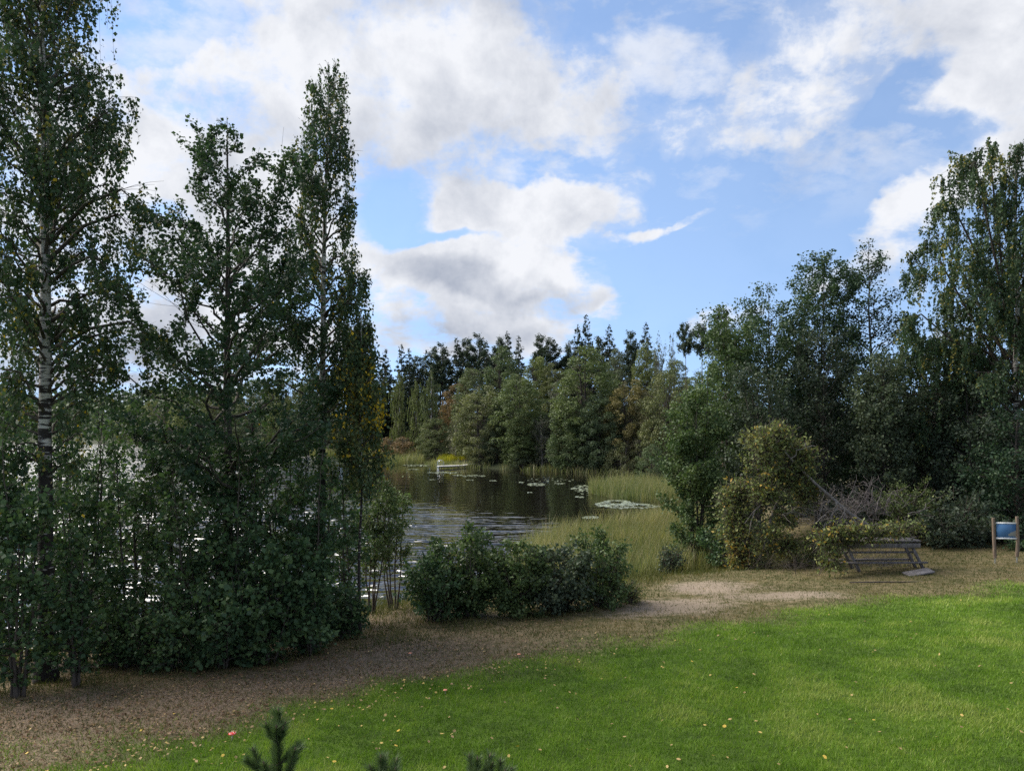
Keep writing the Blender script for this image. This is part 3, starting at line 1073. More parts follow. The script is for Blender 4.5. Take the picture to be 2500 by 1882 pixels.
rtree(2160, 37.0, [(870, 10), (910, 55), (1000, 75), (1080, 80), (1180, 60)], 108, M['grey_leaf'], M['alder_bark'],
      'grey-green pale-leaved tree in the right wood above the dark hollow', 13000, 0.13, elev=(25, 55), tint_shift=0.2, r0=0.09)
rtree(2010, 39.5, [(800, 10), (850, 50), (930, 75), (1050, 80), (1250, 60)], 109, M['grey_leaf'], M['alder_bark'],
      'greyish tree with thin twiggy top behind the leaning willow', 10000, 0.12, elev=(30, 60), tint_shift=-0.3, r0=0.09)
rtree(2250, 40.0, [(880, 15), (950, 90), (1050, 120), (1180, 120), (1300, 100)], 110, M['grey_leaf'], M['alder_bark'],
      'grey-green tangled tree right of the dark hollow', 16000, 0.13, elev=(20, 55), tint_shift=-0.1)
rtree(2370, 36.0, [(930, 15), (990, 80), (1080, 105), (1200, 110), (1320, 90)], 111, M['grey_leaf'], M['alder_bark'],
      'dark grey-green tree left of the blue notice board', 15000, 0.125, elev=(20, 50), tint_shift=-0.15)
rtree(2490, 33.5, [(1000, 20), (1060, 90), (1150, 115), (1230, 120), (1300, 80)], 112, M['alder_leaf'], M['alder_bark'],
      'dark low-hanging tree overhanging the blue notice board', 12000, 0.12, elev=(10, 40), tint_shift=-0.1, droop=0.2)
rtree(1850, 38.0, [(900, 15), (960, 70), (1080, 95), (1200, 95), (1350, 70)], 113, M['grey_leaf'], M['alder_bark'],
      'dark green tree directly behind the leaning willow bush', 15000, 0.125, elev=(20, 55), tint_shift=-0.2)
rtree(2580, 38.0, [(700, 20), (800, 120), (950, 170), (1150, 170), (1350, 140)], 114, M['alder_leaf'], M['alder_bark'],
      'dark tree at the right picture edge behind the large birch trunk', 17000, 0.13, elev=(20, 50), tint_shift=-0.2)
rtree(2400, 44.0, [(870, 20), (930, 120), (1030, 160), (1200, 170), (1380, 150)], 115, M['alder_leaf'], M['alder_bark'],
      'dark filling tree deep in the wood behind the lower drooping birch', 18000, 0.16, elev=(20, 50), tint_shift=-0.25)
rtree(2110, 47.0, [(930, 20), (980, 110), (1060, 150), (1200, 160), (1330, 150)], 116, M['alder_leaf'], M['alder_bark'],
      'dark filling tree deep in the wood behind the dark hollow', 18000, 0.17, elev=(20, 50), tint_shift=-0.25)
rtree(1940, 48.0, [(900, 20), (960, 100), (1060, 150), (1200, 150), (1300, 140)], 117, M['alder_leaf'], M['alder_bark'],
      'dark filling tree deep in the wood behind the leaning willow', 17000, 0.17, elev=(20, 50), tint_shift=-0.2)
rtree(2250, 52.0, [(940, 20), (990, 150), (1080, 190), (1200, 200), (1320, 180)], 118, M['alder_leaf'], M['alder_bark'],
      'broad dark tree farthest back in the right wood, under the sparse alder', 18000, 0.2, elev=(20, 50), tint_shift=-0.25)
# low thicket of the right wood
RB = 'bushes at the foot of the right wood'
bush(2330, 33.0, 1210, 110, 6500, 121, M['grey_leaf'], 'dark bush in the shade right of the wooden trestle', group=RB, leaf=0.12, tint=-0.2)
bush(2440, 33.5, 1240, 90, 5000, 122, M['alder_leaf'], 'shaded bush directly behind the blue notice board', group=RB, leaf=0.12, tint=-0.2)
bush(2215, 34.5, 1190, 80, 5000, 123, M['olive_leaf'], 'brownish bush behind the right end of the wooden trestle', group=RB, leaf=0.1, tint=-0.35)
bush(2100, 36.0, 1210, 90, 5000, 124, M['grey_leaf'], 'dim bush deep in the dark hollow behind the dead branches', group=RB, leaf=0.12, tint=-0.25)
bush(1770, 33.0, 1290, 70, 5000, 125, M['hazel_leaf'], 'dark green bush between the bright alder and the willow', group=RB, leaf=0.11, tint=0.0)
bush(1640, 32.0, 1345, 34, 1300, 126, M['grey_leaf'], 'low grey-green shrub beside the yellow grass at the shore', group=RB, leaf=0.09)
bush(2495, 31.0, 1330, 30, 1200, 127, M['hazel_leaf'], 'small bush at the foot of the right post of the notice board', group=RB, leaf=0.1)

TD = ground_at(2250, 1392)[1]
# ---- leaning willow with yellowing leaves, broken to the right
d = 31.5
loc = foot(1990, d)
k = d / F


def wp(px, py, dep=0.0):
    return ((px - 1990) * k, dep, wz(py, d) - loc[2])


def wq(px, py, y_):
    return (wx(px, y_) - loc[0], y_ - 31.5, wz(py, y_) - loc[2])


main = [wp(2130, 1290, 0.5), wp(2075, 1255, 0.3), wp(2030, 1215, 0.1), wp(1990, 1180, 0), wp(1930, 1120, -0.1), wp(1890, 1070, -0.2)]
limbs = [([wp(2010, 1200), wp(1960, 1190, -0.3), wp(1900, 1180, -0.6), wp(1840, 1175, -0.8)], 0.05),
         ([wp(2040, 1225, 0.1), wp(2030, 1260, -0.5), wp(2005, 1300, -0.7), wp(1985, 1340, -0.8)], 0.05),
         ([wp(2050, 1235, 0.1), wp(2062, 1262, -0.4), wp(2070, 1290, -0.6)], 0.035),
         ([wp(1985, 1175), wp(1950, 1155, 0.2), wp(1900, 1140, 0.3), wp(1850, 1150, 0.4)], 0.045),
         ([wp(1935, 1125), wp(1900, 1150, -0.5), wp(1850, 1210, -0.9), wp(1800, 1270, -1.0)], 0.06),
         ([wp(1890, 1070), wp(1860, 1075, 0), wp(1840, 1100, 0)], 0.04),
         ([wp(1930, 1120), wp(1960, 1085, 0.2), wp(1990, 1090, 0.3)], 0.03),
         ([wp(1860, 1180, -0.6), wp(1830, 1240, -0.9), wp(1800, 1320, -1.0)], 0.04),
         ([wp(1950, 1140), wp(1870, 1240, -0.7), wp(1840, 1330, -0.9), wp(1830, 1375, -1)], 0.05),
         ([wp(2100, 1275, 0.2), wp(2150, 1285, -0.3), wp(2210, 1300, -0.5), wp(2245, 1310, -0.5)], 0.04),
         ([wp(2080, 1262, 0.2), wp(2090, 1290, -0.6), wp(2060, 1310, -0.9), wp(2020, 1320, -0.9)], 0.035)]
rng = rg(131)
main = [wq(v[0] / k + 1990, HY + (CAMZ - (v[2] + loc[2])) / k, 31.5 - 0.9 + 0.4 * v[1]) for v in main]
paths = [(np.array(main), np.linspace(0.10, 0.03, len(main)))]
for li, (pts_, r_) in enumerate(limbs):
    if li in (1, 2, 6, 9, 10):
        pts_ = [wq((v[0] + (1990 - 1250) * 0) / k + 1990, HY + (CAMZ - (v[2] + loc[2])) / k, 31.5 - 1.1 + 0.4 * v[1]) for v in pts_]
    q = np.linspace(0, 1, 8)
    E = np.array(pts_)
    E = np.stack([np.interp(q, np.linspace(0, 1, len(E)), E[:, i]) for i in range(3)], -1)
    E[1:-1] += rng.normal(size=(6, 3)) * 0.06
    paths.append((E, np.linspace(r_, 0.012, 8)))
e = empty('willow_tree', loc, 'half fallen willow with yellowing leaves and grey leaning trunk by the trestle', 'tree', RW)
V, Fq = tubes(paths, 7)
obj('trunk', mesh('trunk', V, [Fq], M['dead_wood'], None, True), e)
# foliage of the willow: clumps over its living limbs
hull = [(1062, 1850, 1915), (1090, 1825, 1955), (1130, 1800, 1985), (1170, 1790, 1985), (1210, 1790, 1975), (1250, 1780, 1985), (1290, 1768, 2010), (1330, 1765, 2040), (1375, 1775, 2030)]
hy_, hl_, hr_ = (np.array(v, float) for v in zip(*hull))
base, dirs = [], []
for q in range(66):
    by_ = 1055 + 330 * rng.random()
    l_, r_ = np.interp(by_, hy_, hl_), np.interp(by_, hy_, hr_)
    bx_ = l_ + (r_ - l_) * rng.random()
    rr = 9 + 26 * rng.random() ** 1.3
    ed = abs(2 * (bx_ - l_) / (r_ - l_) - 1)
    m = int(rr * rr * 0.22)
    a = unit(rng.normal(size=(m, 3))) * (rng.random((m, 1)) ** 0.5) * (1 + 0.35 * rng.normal(size=(m, 1)))
    base.append(np.array(wq(bx_, by_, 31.3 - 1.0 * (1 - ed ** 2) * (0.5 + 0.7 * rng.random()))) + a * np.array([rr * k * 1.25, rr * k, rr * k * 0.8]))
    dirs.append(unit(a + np.array([0, 0, 0.3]) + rng.normal(size=a.shape) * 0.4))
for (bx_, by_, rx, ry) in [(2075, 1296, 34, 12), (2120, 1297, 30, 11), (2165, 1294, 28, 11), (2205, 1290, 24, 11), (2060, 1318, 26, 14), (2040, 1345, 18, 16), (2232, 1290, 14, 9), (2046, 1300, 26, 14), (2015, 1318, 26, 18), (2095, 1318, 20, 7), (2140, 1312, 18, 6), (2180, 1309, 14, 5), (2030, 1375, 26, 12)]:
    m = int(rx * ry * 0.2)
    a = unit(rng.normal(size=(m, 3))) * (rng.random((m, 1)) ** 0.5)
    base.append(np.array(wq(bx_, by_, TD - 0.2 - 0.25 * rng.random())) + a * np.array([rx * k * 1.2, 0.3, ry * k * 1.35]))
    dirs.append(unit(a + np.array([0, 0, 0.3]) + rng.normal(size=a.shape) * 0.4))
base, dirs = np.concatenate(base), np.concatenate(dirs)
base[:, 2] = np.maximum(base[:, 2], 0.05)
P2 = base[:, None, :] + dirs[:, None, :] * np.linspace(-0.25, 0.3, 4)[None, :, None]
V, Fq = tube_batch(P2, np.full((len(P2), 4), 0.006), 3)
tag(obj('branches', mesh('branches', V, [Fq], M['twig_bark'], None, True), e), kind='stuff')
nl = 24000
o = rng.integers(0, len(P2), nl)
C = interp_path(P2[o], rng.random(nl)) + rng.normal(size=(nl, 3)) * 0.07
tt = (rng.normal(size=len(P2)) * 0.16)[o]
low = np.clip((1.9 - C[:, 2]) / 1.9, 0, 1) * np.clip((-C[:, 0] - 1.4) / 2.0, 0, 1)
ti = np.clip(0.52 + tt + rng.normal(size=nl) * 0.16 + 0.26 * low, 0, 0.97)
Ls = 0.14 * (0.7 + 0.6 * rng.random(nl))
V, Fq = leaf_quads(C, dirs[o] * 0.6 + rng.normal(size=(nl, 3)) * 0.6, Ls, Ls * 0.5, rng)
tag(obj('crown', mesh('crown', V, [Fq], M['olive_leaf'], np.repeat(ti, 4)), e), kind='stuff')


# ---- dead brushwood tangle
def tangle(cx, cy, d, rx, ry, n_, seed, mat, label, rad=0.012):
    rng = rg(seed)
    lc = foot(cx, d)
    k = d / F
    lx = rng.normal(size=n_) * rx * k * 0.5
    start = np.stack([lx, rng.normal(size=n_) * 0.5, np.maximum(0.1, wz(cy + ry, d) - lc[2] + rng.random(n_) * ry * k * 0.8)], -1)
    dv = unit(np.stack([rng.normal(size=n_) * 0.6, rng.normal(size=n_) * 0.4, 0.8 * rng.random(n_) + 0.35], -1))
    ln = ry * k * (0.7 + 1.0 * rng.random(n_))
    kk = 7
    P = np.zeros((n_, kk, 3))
    P[:, 0] = start
    dd = dv.copy()
    for i in range(1, kk):
        dd = unit(dd + rng.normal(size=dd.shape) * 0.33)
        P[:, i] = P[:, i - 1] + dd * (ln / (kk - 1))[:, None]
    R = np.linspace(1, 0.35, kk)[None, :] * (rad * (0.6 + 0.9 * rng.random(n_)))[:, None]
    # side twigs
    own = np.repeat(np.arange(n_), 4)
    b = interp_path(P[own], rng.random(len(own)))
    dv2 = unit(rng.normal(size=(len(own), 3)) + np.array([0, 0, 0.5]))
    P2 = np.zeros((len(own), 4, 3))
    P2[:, 0] = b
    for i in range(1, 4):
        dv2 = unit(dv2 + rng.normal(size=dv2.shape) * 0.35)
        P2[:, i] = P2[:, i - 1] + dv2 * 0.22
    e = empty('dead_brushwood', lc, label, 'brushwood')
    V, Fq = tube_batch(P, R, 5)
    tag(obj('branches', mesh('branches', V, [Fq], mat, None, True), e), kind='stuff')
    V, Fq = tube_batch(P2, np.full((len(own), 4), rad * 0.45), 3)
    tag(obj('twigs', mesh('twigs', V, [Fq], mat, None, True), e), kind='stuff')


tangle(2110, 1215, 32.5, 100, 55, 46, 141, M['brush_wood'], 'tangle of bare grey branches standing behind the wooden trestle', 0.018)
tangle(2015, 1235, 30.6, 75, 50, 34, 144, M['dead_wood'], 'tangle of thin pale dead branches sticking out right of the half fallen willow', 0.012)
tangle(2120, 1375, 29.2, 110, 16, 40, 142, M['brush_wood'], 'low heap of dead twigs lying under and before the wooden trestle', 0.010)
tangle(1920, 1380, 29.6, 70, 18, 34, 143, M['twig_bark'], 'heap of dark dead twigs at the foot of the half fallen willow', 0.010)


# ================================================================== far shore trees (shared meshes)
def far_proto(kind, seed):
    rng = rg(seed)
    if kind == 'spruce':
        H = 20.0
        pf = [(1.5, 2.8), (5, 2.9), (10, 2.4), (15, 1.6), (18.3, 0.8), (20, 0.2)]
        g = grow(H, pf, rng, n1=150, n2=5, elev=(-18, 28), droop=0.12, r0=0.2, bend=0.05, leaves=7500, leaf=0.55, wide=0.34, jit=0.10, len2=0.28, rvar=0.38, tsides=5, twig_r=0.015)
        return g, M['spruce_leaf'], M['alder_bark']
    if kind == 'pine':
        H = 20.0
        pf = [(10.5, 1.3), (12.5, 2.3), (15, 2.2), (17.5, 1.7), (19.2, 0.9), (20, 0.3)]
        g = grow(H, pf, rng, n1=46, n2=8, elev=(5, 45), droop=-0.1, r0=0.2, bend=0.25, leaves=6500, leaf=0.36, wide=0.42, jit=0.20, len2=0.35, up=0.3, rvar=0.5, tsides=6, clump_gap=0.25, twig_r=0.02)
        return g, M['pine_leaf'], M['pine_bark']
    if kind == 'umbrella':
        H = 20.0
        pf = [(15.6, 0.8), (16.6, 2.1), (17.8, 2.4), (19, 1.8), (20, 0.6)]
        g = grow(H, pf, rng, n1=26, n2=8, elev=(0, 40), droop=-0.1, r0=0.17, bend=0.15, leaves=2600, leaf=0.42, wide=0.42, jit=0.20, len2=0.35, up=0.2, rvar=0.45, tsides=6, clump_gap=0.2, twig_r=0.02)
        return g, M['pine_leaf'], M['pine_bark']
    if kind == 'birch':
        H = 16.0
        pf = [(1.0, 1.6), (4, 2.4), (8, 2.3), (12, 1.6), (15, 0.7), (16, 0.15)]
        g = grow(H, pf, rng, n1=90, n2=7, elev=(30, 60), droop=0.4, r0=0.14, bend=0.2, leaves=13000, leaf=0.25, wide=0.5, mode='hang', strand=(0.5, 2.6), len2=0.4, tsides=6, twig_r=0.015)
        return g, M['far_leaf'], M['birch_bark']
    if kind == 'round':
        H = 12.0
        pf = [(0.2, 3.4), (3, 4.1), (6, 4.1), (9, 3.5), (11, 2.4), (12, 1.0)]
        g = grow(H, pf, rng, n1=90, n2=9, elev=(5, 45), droop=0.15, r0=0.2, bend=0.4, leaves=19000, leaf=0.25, wide=0.62, jit=0.20, len2=0.42, stems=3, spread=1.0, tsides=5, up=0.1, twig_r=0.015)
        return g, M['far_leaf'], M['alder_bark']
    if kind == 'tall':
        H = 16.0
        pf = [(0.3, 2.8), (4, 3.6), (8, 3.6), (11, 3.1), (14, 2.1), (16, 0.7)]
        g = grow(H, pf, rng, n1=100, n2=9, elev=(10, 45), droop=0.15, r0=0.2, bend=0.3, leaves=20000, leaf=0.25, wide=0.62, jit=0.20, len2=0.42, stems=2, spread=0.8, tsides=5, up=0.2, twig_r=0.015, clump_gap=0.1)
        return g, M['far_leaf'], M['alder_bark']
    if kind == 'shrub':
        H = 4.0
        pf = [(0.1, 2.2), (1.5, 2.6), (3, 1.9), (4, 0.5)]
        g = grow(H, pf, rng, n1=70, n2=7, elev=(10, 60), droop=0.1, r0=0.06, bend=0.8, leaves=4200, leaf=0.22, wide=0.6, jit=0.16, len2=0.45, stems=6, spread=1.2, tsides=4, twig_r=0.012)
        return g, M['far_leaf'], M['dead_wood']
    if kind == 'sparse':
        H = 12.0
        pf = [(0.8, 1.8), (4, 2.6), (8, 2.0), (11, 0.9), (12, 0.2)]
        g = grow(H, pf, rng, n1=70, n2=9, elev=(20, 60), droop=0.05, r0=0.13, bend=0.4, leaves=2400, leaf=0.26, wide=0.6, jit=0.15, len2=0.45, stems=2, spread=0.6, tsides=5, up=0.2, twig_r=0.022)
        return g, M['far_leaf'], M['dead_wood']


def puffs(g, pf, rng, npuff, leaves, size, leaf, wide=0.62, core=0.4):
    """Leaves gathered in rounded tufts through the crown's outer volume."""
    ph = np.array([a for a, b in pf])
    pr_ = np.array([b for a, b in pf])
    zz = ph[0] + (ph[-1] - ph[0]) * rng.random(npuff * 4)
    keep = rng.random(npuff * 4) < (np.interp(zz, ph, pr_) / pr_.max()) ** 1.2 + 0.05
    zz = zz[keep][:npuff]
    m = len(zz)
    a = rng.random(m) * 6.283
    lump = 0.86 + 0.28 * fbm(2.2 * np.cos(a) + 7 + zz * 0.22, 2.2 * np.sin(a) + 9, int(rng.integers(99)), 2)
    r = np.interp(zz, ph, pr_) * lump * (core + (1 - core) * rng.random(m) ** 0.5)
    c = np.stack([np.cos(a) * r, np.sin(a) * r, zz - size * 0.5], -1)
    sz = size * (0.55 + 0.75 * rng.random(m))
    i = rng.choice(m, leaves, p=sz ** 2 / (sz ** 2).sum())
    d = unit(rng.normal(size=(leaves, 3)) + np.array([0, 0, 0.35]))
    C = c[i] + d * (sz[i] * (0.55 + 0.5 * rng.random(leaves)))[:, None] * np.array([1, 1, 0.75])
    C[:, 2] = np.maximum(C[:, 2], 0.05)
    L = leaf * (0.65 + 0.6 * rng.random(leaves))
    ax = np.cross(d, unit(rng.normal(size=(leaves, 3)))) + d * 0.35 + np.array([0, 0, -0.25])
    g['leaf'] = leaf_quads(C, ax, L, L * wide, rng)
    tw = rng.normal(size=m) * 0.16
    g['ti'] = np.clip(0.45 + tw[i] + rng.normal(size=leaves) * 0.16, 0, 0.95)
    g['C'] = C


PROTO_H = dict(spruce=20.0, pine=20.0, umbrella=20.0, birch=16.0, round=12.0, tall=16.0, shrub=4.0, sparse=12.0)
PROTO_W = dict(spruce=2.7, pine=2.3, umbrella=2.4, birch=2.6, round=4.2, tall=3.6, shrub=2.8, sparse=2.7)
PROTO = {}
for kind, cnt in (('spruce', 3), ('pine', 3), ('umbrella', 2), ('birch', 3), ('round', 3), ('tall', 3), ('shrub', 2), ('sparse', 2)):
    for i in range(cnt):
        g, lm, bm = far_proto(kind, 300 + 17 * i + len(kind) * 131)
        if kind == 'round':
            puffs(g, [(0.5, 3.0), (2.5, 3.9), (5.5, 4.1), (8.5, 3.6), (10.8, 2.2), (12, 0.6)], rg(3000 + i), 270, 21000, 0.68, 0.23)
        if kind == 'tall':
            puffs(g, [(0.5, 2.6), (4, 3.5), (8, 3.6), (11.5, 3.0), (14.3, 1.7), (16, 0.4)], rg(3100 + i), 320, 22000, 0.68, 0.23)
        if kind == 'shrub':
            puffs(g, [(0.2, 2.3), (1.3, 2.6), (2.8, 1.9), (4, 0.5)], rg(3200 + i), 90, 6000, 0.5, 0.18)
        V, Fq = tubes(g['trunk'], g['tsides'])
        a = mesh('trunk', V, [Fq], bm, None, True)
        V, Fq = merge(g['branch'][:2])
        b = mesh('branches', V, [Fq], M['twig_bark'] if kind != 'sparse' else bm, None, True)
        V, Fq = g['leaf']
        cmesh = mesh('crown', V, [Fq], lm, np.repeat(g['ti'], 4))
        PROTO.setdefault(kind, []).append((a, b, cmesh))
NAMES = dict(spruce='spruce_tree', pine='pine_tree', umbrella='pine_tree', birch='birch_tree', round='broadleaf_tree', tall='broadleaf_tree', shrub='shrub', sparse='bare_tree')
FRNG = rg(999)


def far(kind, px, d, py, hw, label, col=(1, 1, 1), group='trees on the far shore', var=None, base=None, bank=None):
    if bank is not None:           # stand this close to the water
        while d > 60 and float(shore(np.array([wx(px, d - 0.5)]), np.array([d - 0.5]))[0]) > bank:
            d -= 0.5
    if kind in ('round', 'tall'):
        hw *= 1.22
    if kind == 'pine':
        hw *= 1.15
    if kind == 'spruce':
        hw *= 1.35
    x = wx(px, d)
    z = hz1(x, d) - 0.1 if base is None else base
    H = wz(py, d) - z
    e = empty(NAMES[kind], (x, d, z), label, 'shrub' if kind == 'shrub' else 'tree', group, FRNG.random() * 6.28)
    sz = H / PROTO_H[kind]
    sx = hw / F * d / PROTO_W[kind]
    v = PROTO[kind][(var if var is not None else FRNG.integers(0, 99)) % len(PROTO[kind])]
    for nm, me in zip(('trunk', 'branches', 'crown'), v):
        o = obj(nm, me, e)
        if nm != 'trunk':
            o['kind'] = 'stuff'
        o.color = tuple(col) + (1,)
    e.scale = (sx, sx, sz)
    return e


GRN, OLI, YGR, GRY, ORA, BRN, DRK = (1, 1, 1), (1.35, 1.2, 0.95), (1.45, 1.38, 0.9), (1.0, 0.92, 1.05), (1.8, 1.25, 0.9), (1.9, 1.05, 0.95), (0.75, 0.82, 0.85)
# front row along the bank
far('birch', 973, 151, 902, 27, 'pale weeping birch on the far shore, left one of three in a row', YGR, bank=3.0)
far('birch', 1014, 149, 922, 26, 'pale weeping birch on the far shore, middle one of three in a row', (1.4, 1.35, 0.9), bank=3.0)
far('birch', 1054, 147, 905, 34, 'weeping birch on the far shore, broadest of three in a row', (1.15, 1.15, 0.9), bank=3.0)
far('shrub', 945, 148, 1068, 36, 'brown willow shrub on the far bank, left of another like it', BRN, var=0, bank=1.2)
far('shrub', 985, 147, 1066, 40, 'brown willow shrub on the far bank below the pale birches', BRN, var=1, bank=1.2)
far('round', 1066, 139, 1020, 40, 'low sloping green tree right of the three pale birches', (1.2, 1.15, 0.9), bank=3.0)
far('sparse', 1112, 136, 1003, 34, 'bare grey tree behind the grassy point by the jetty', (1.1, 0.95, 0.9), bank=3.0)
far('round', 1178, 127, 940, 62, 'broad olive domed tree above the jetty', OLI, var=0, bank=3.0)
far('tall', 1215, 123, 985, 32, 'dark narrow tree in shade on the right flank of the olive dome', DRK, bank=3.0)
far('tall', 1266, 124, 905, 58, 'tall mid-green tree right of the olive dome', (1.1, 1.15, 0.85), var=1, bank=3.0)
far('tall', 1290, 118, 1000, 45, 'lower green tree in front of the tall mid-green one', (1.05, 1.15, 0.8), var=0, bank=3.0)
far('sparse', 1325, 113, 1010, 38, 'greyish twiggy tree at the waterline, left one', GRY, bank=1.2)
far('sparse', 1358, 114, 920, 46, 'tall greyish twiggy tree near the middle of the far shore', GRY, bank=3.0)
far('tall', 1430, 116, 843, 72, 'biggest broad green tree of the far shore, yellow-green on top', (1.15, 1.2, 0.85), var=2, bank=3.0)
far('round', 1405, 110, 980, 58, 'green tree at the water in front of the biggest broad tree', (0.95, 1.05, 0.85), var=1, bank=1.2)
far('round', 1462, 108, 960, 50, 'dark green tree at the water, right of the biggest broad tree', (0.85, 0.95, 0.9), var=2, bank=1.2)
far('round', 1537, 105, 925, 58, 'round tree with orange-brown crown on the far shore', ORA, var=0, bank=3.0)
far('round', 1580, 107, 960, 45, 'dim brownish tree right of the orange-brown crown', (1.2, 0.95, 0.9), var=2, bank=3.0)
far('round', 1625, 100, 905, 60, 'olive tree partly behind the bright alder at the reed edge', OLI, var=1, bank=3.0)
far('shrub', 1520, 102, 1075, 46, 'pale twiggy willow shrub at the water under the orange-brown crown', (1.5, 1.3, 1.1), bank=1.2)
far('shrub', 1450, 106, 1100, 40, 'dark shrub on the waterline below the big trees', (0.9, 0.95, 0.9), bank=1.2)
far('shrub', 1275, 116, 1098, 34, 'green shrub at the waterline right of the jetty', GRN, bank=1.2)
far('shrub', 1170, 124, 1095, 30, 'small shrub behind the landward end of the jetty', OLI, bank=1.2)
far('sparse', 1562, 101, 1050, 22, 'dead leaning twiggy tree at the water below the orange-brown crown', (1.2, 1, 1), var=1, bank=1.2)
far('round', 1590, 92, 1085, 32, 'low tree closing the right end of the bay', (0.9, 1, 0.85), bank=3.0)
# second row
far('tall', 1154, 140, 892, 44, 'grey-green tree behind the olive dome', (1.15, 1.15, 1.0), var=0)
far('tall', 1226, 138, 843, 46, 'weeping green tree in the second row above the olive dome', (0.95, 1.05, 0.85), var=2)
far('tall', 1309, 132, 863, 40, 'yellow-olive tree in the second row behind the tall mid-green one', YGR, var=0)
far('tall', 1350, 130, 880, 38, 'olive tree in the second row left of the biggest broad tree', OLI, var=1)
far('tall', 1577, 126, 828, 32, 'yellow-green tree in the second row behind the orange-brown crown', YGR, var=1)
far('round', 1120, 143, 930, 40, 'rusty tree half hidden in the second row behind the bare grey tree', BRN, var=1)
far('tall', 1505, 128, 850, 34, 'dark green tree in the second row between biggest tree and orange crown', GRN, var=2)
far('sparse', 1610, 122, 808, 30, 'thin airy tree against the sky, left of the two bare-stemmed pines', (1, 1, 0.9), var=0)
far('sparse', 1640, 122, 815, 26, 'second thin airy tree against the sky, close to the bare-stemmed pines', (1, 1, 0.9), var=1)
far('tall', 1650, 118, 870, 40, 'green tree below the two bare-stemmed pines', (1.2, 1.2, 0.9), var=0)
far('tall', 1700, 112, 900, 45, 'green tree hiding the foot of the two bare-stemmed pines', (1.1, 1.15, 0.85), var=1)
# conifers on the skyline, left to right
SK = 'conifers on the far skyline'
for kind, px, d, py, hw, lab in [
        ('spruce', 905, 172, 862, 26, 'dark spruce at the left end of the skyline, half hidden by the birch'),
        ('spruce', 940, 168, 850, 27, 'dark spruce above the yellow birch spray on the far skyline'),
        ('spruce', 980, 165, 838, 26, 'pointed dark spruce above the leftmost pale weeping birch'),
        ('spruce', 1000, 163, 848, 22, 'shorter spruce leaning on the pointed one above the pale birches'),
        ('pine', 1024, 168, 868, 22, 'small pine in the low notch of the skyline'),
        ('spruce', 1040, 165, 852, 22, 'spruce right of the low notch of the skyline'),
        ('pine', 1058, 164, 846, 26, 'rounded pine above the broadest pale birch'),
        ('pine', 1083, 162, 838, 28, 'tall pine with open crown above the bare grey tree'),
        ('spruce', 1116, 160, 822, 28, 'slim spruce with narrow tip left of the pine pair'),
        ('pine', 1143, 162, 824, 27, 'left pine of the rounded pine pair on the skyline'),
        ('pine', 1172, 160, 815, 30, 'right pine of the rounded pine pair on the skyline'),
        ('spruce', 1187, 154, 832, 25, 'nearly black spruce in front of the rounded pine pair'),
        ('pine', 1221, 160, 824, 24, 'pine just left of the light slim spruce'),
        ('spruce', 1239, 160, 808, 24, 'light slim spruce in the middle of the skyline'),
        ('spruce', 1266, 152, 818, 24, 'nearly black pointed spruce standing alone in the middle of the skyline'),
        ('pine', 1315, 158, 816, 24, 'lone tufted pine above the yellow-olive tree'),
        ('pine', 1345, 156, 824, 30, 'broad pine right of the lone tufted one'),
        ('pine', 1389, 156, 831, 24, 'pine left below the highest spruce pair'),
        ('spruce', 1411, 150, 792, 25, 'dark left spruce of the highest pair on the skyline'),
        ('spruce', 1431, 150, 768, 27, 'highest spruce of the whole skyline'),
        ('pine', 1465, 154, 822, 28, 'pine right of the highest spruce'),
        ('spruce', 1487, 150, 792, 26, 'dark pointed spruce between the highest spruce and the orange crown'),
        ('spruce', 1503, 146, 850, 24, 'short dark spruce below the pointed one'),
        ('pine', 1541, 150, 808, 24, 'open tufted pine above the orange-brown crown'),
        ('spruce', 1577, 146, 786, 25, 'slim spruce rising behind the yellow-green tree'),
        ('umbrella', 1674, 106, 790, 24, 'left pine of the two with long bare stem and flat tuft'),
        ('umbrella', 1714, 104, 790, 34, 'right pine of the two with long bare stem, wider tuft'),
        ('pine', 1768, 70, 748, 34, 'near pine beside the wood, right of the two bare-stemmed pines')]:
    far(kind, px, d, py, hw, lab, (1, 1, 1), SK)
# more of the same wood seen between and behind (gaps are dark)
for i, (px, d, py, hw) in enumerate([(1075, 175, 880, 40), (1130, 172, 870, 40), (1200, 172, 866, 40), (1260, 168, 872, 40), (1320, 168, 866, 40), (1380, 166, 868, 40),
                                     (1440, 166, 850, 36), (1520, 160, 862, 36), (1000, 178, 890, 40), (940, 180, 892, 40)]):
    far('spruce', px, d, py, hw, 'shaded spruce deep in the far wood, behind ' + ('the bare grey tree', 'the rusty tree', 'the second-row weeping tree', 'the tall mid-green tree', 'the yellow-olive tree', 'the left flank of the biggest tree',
        'the right flank of the biggest tree', 'the orange-brown crown', 'the middle pale birch', 'the leftmost pale birch')[i], DRK, 'spruces deep in the far wood')

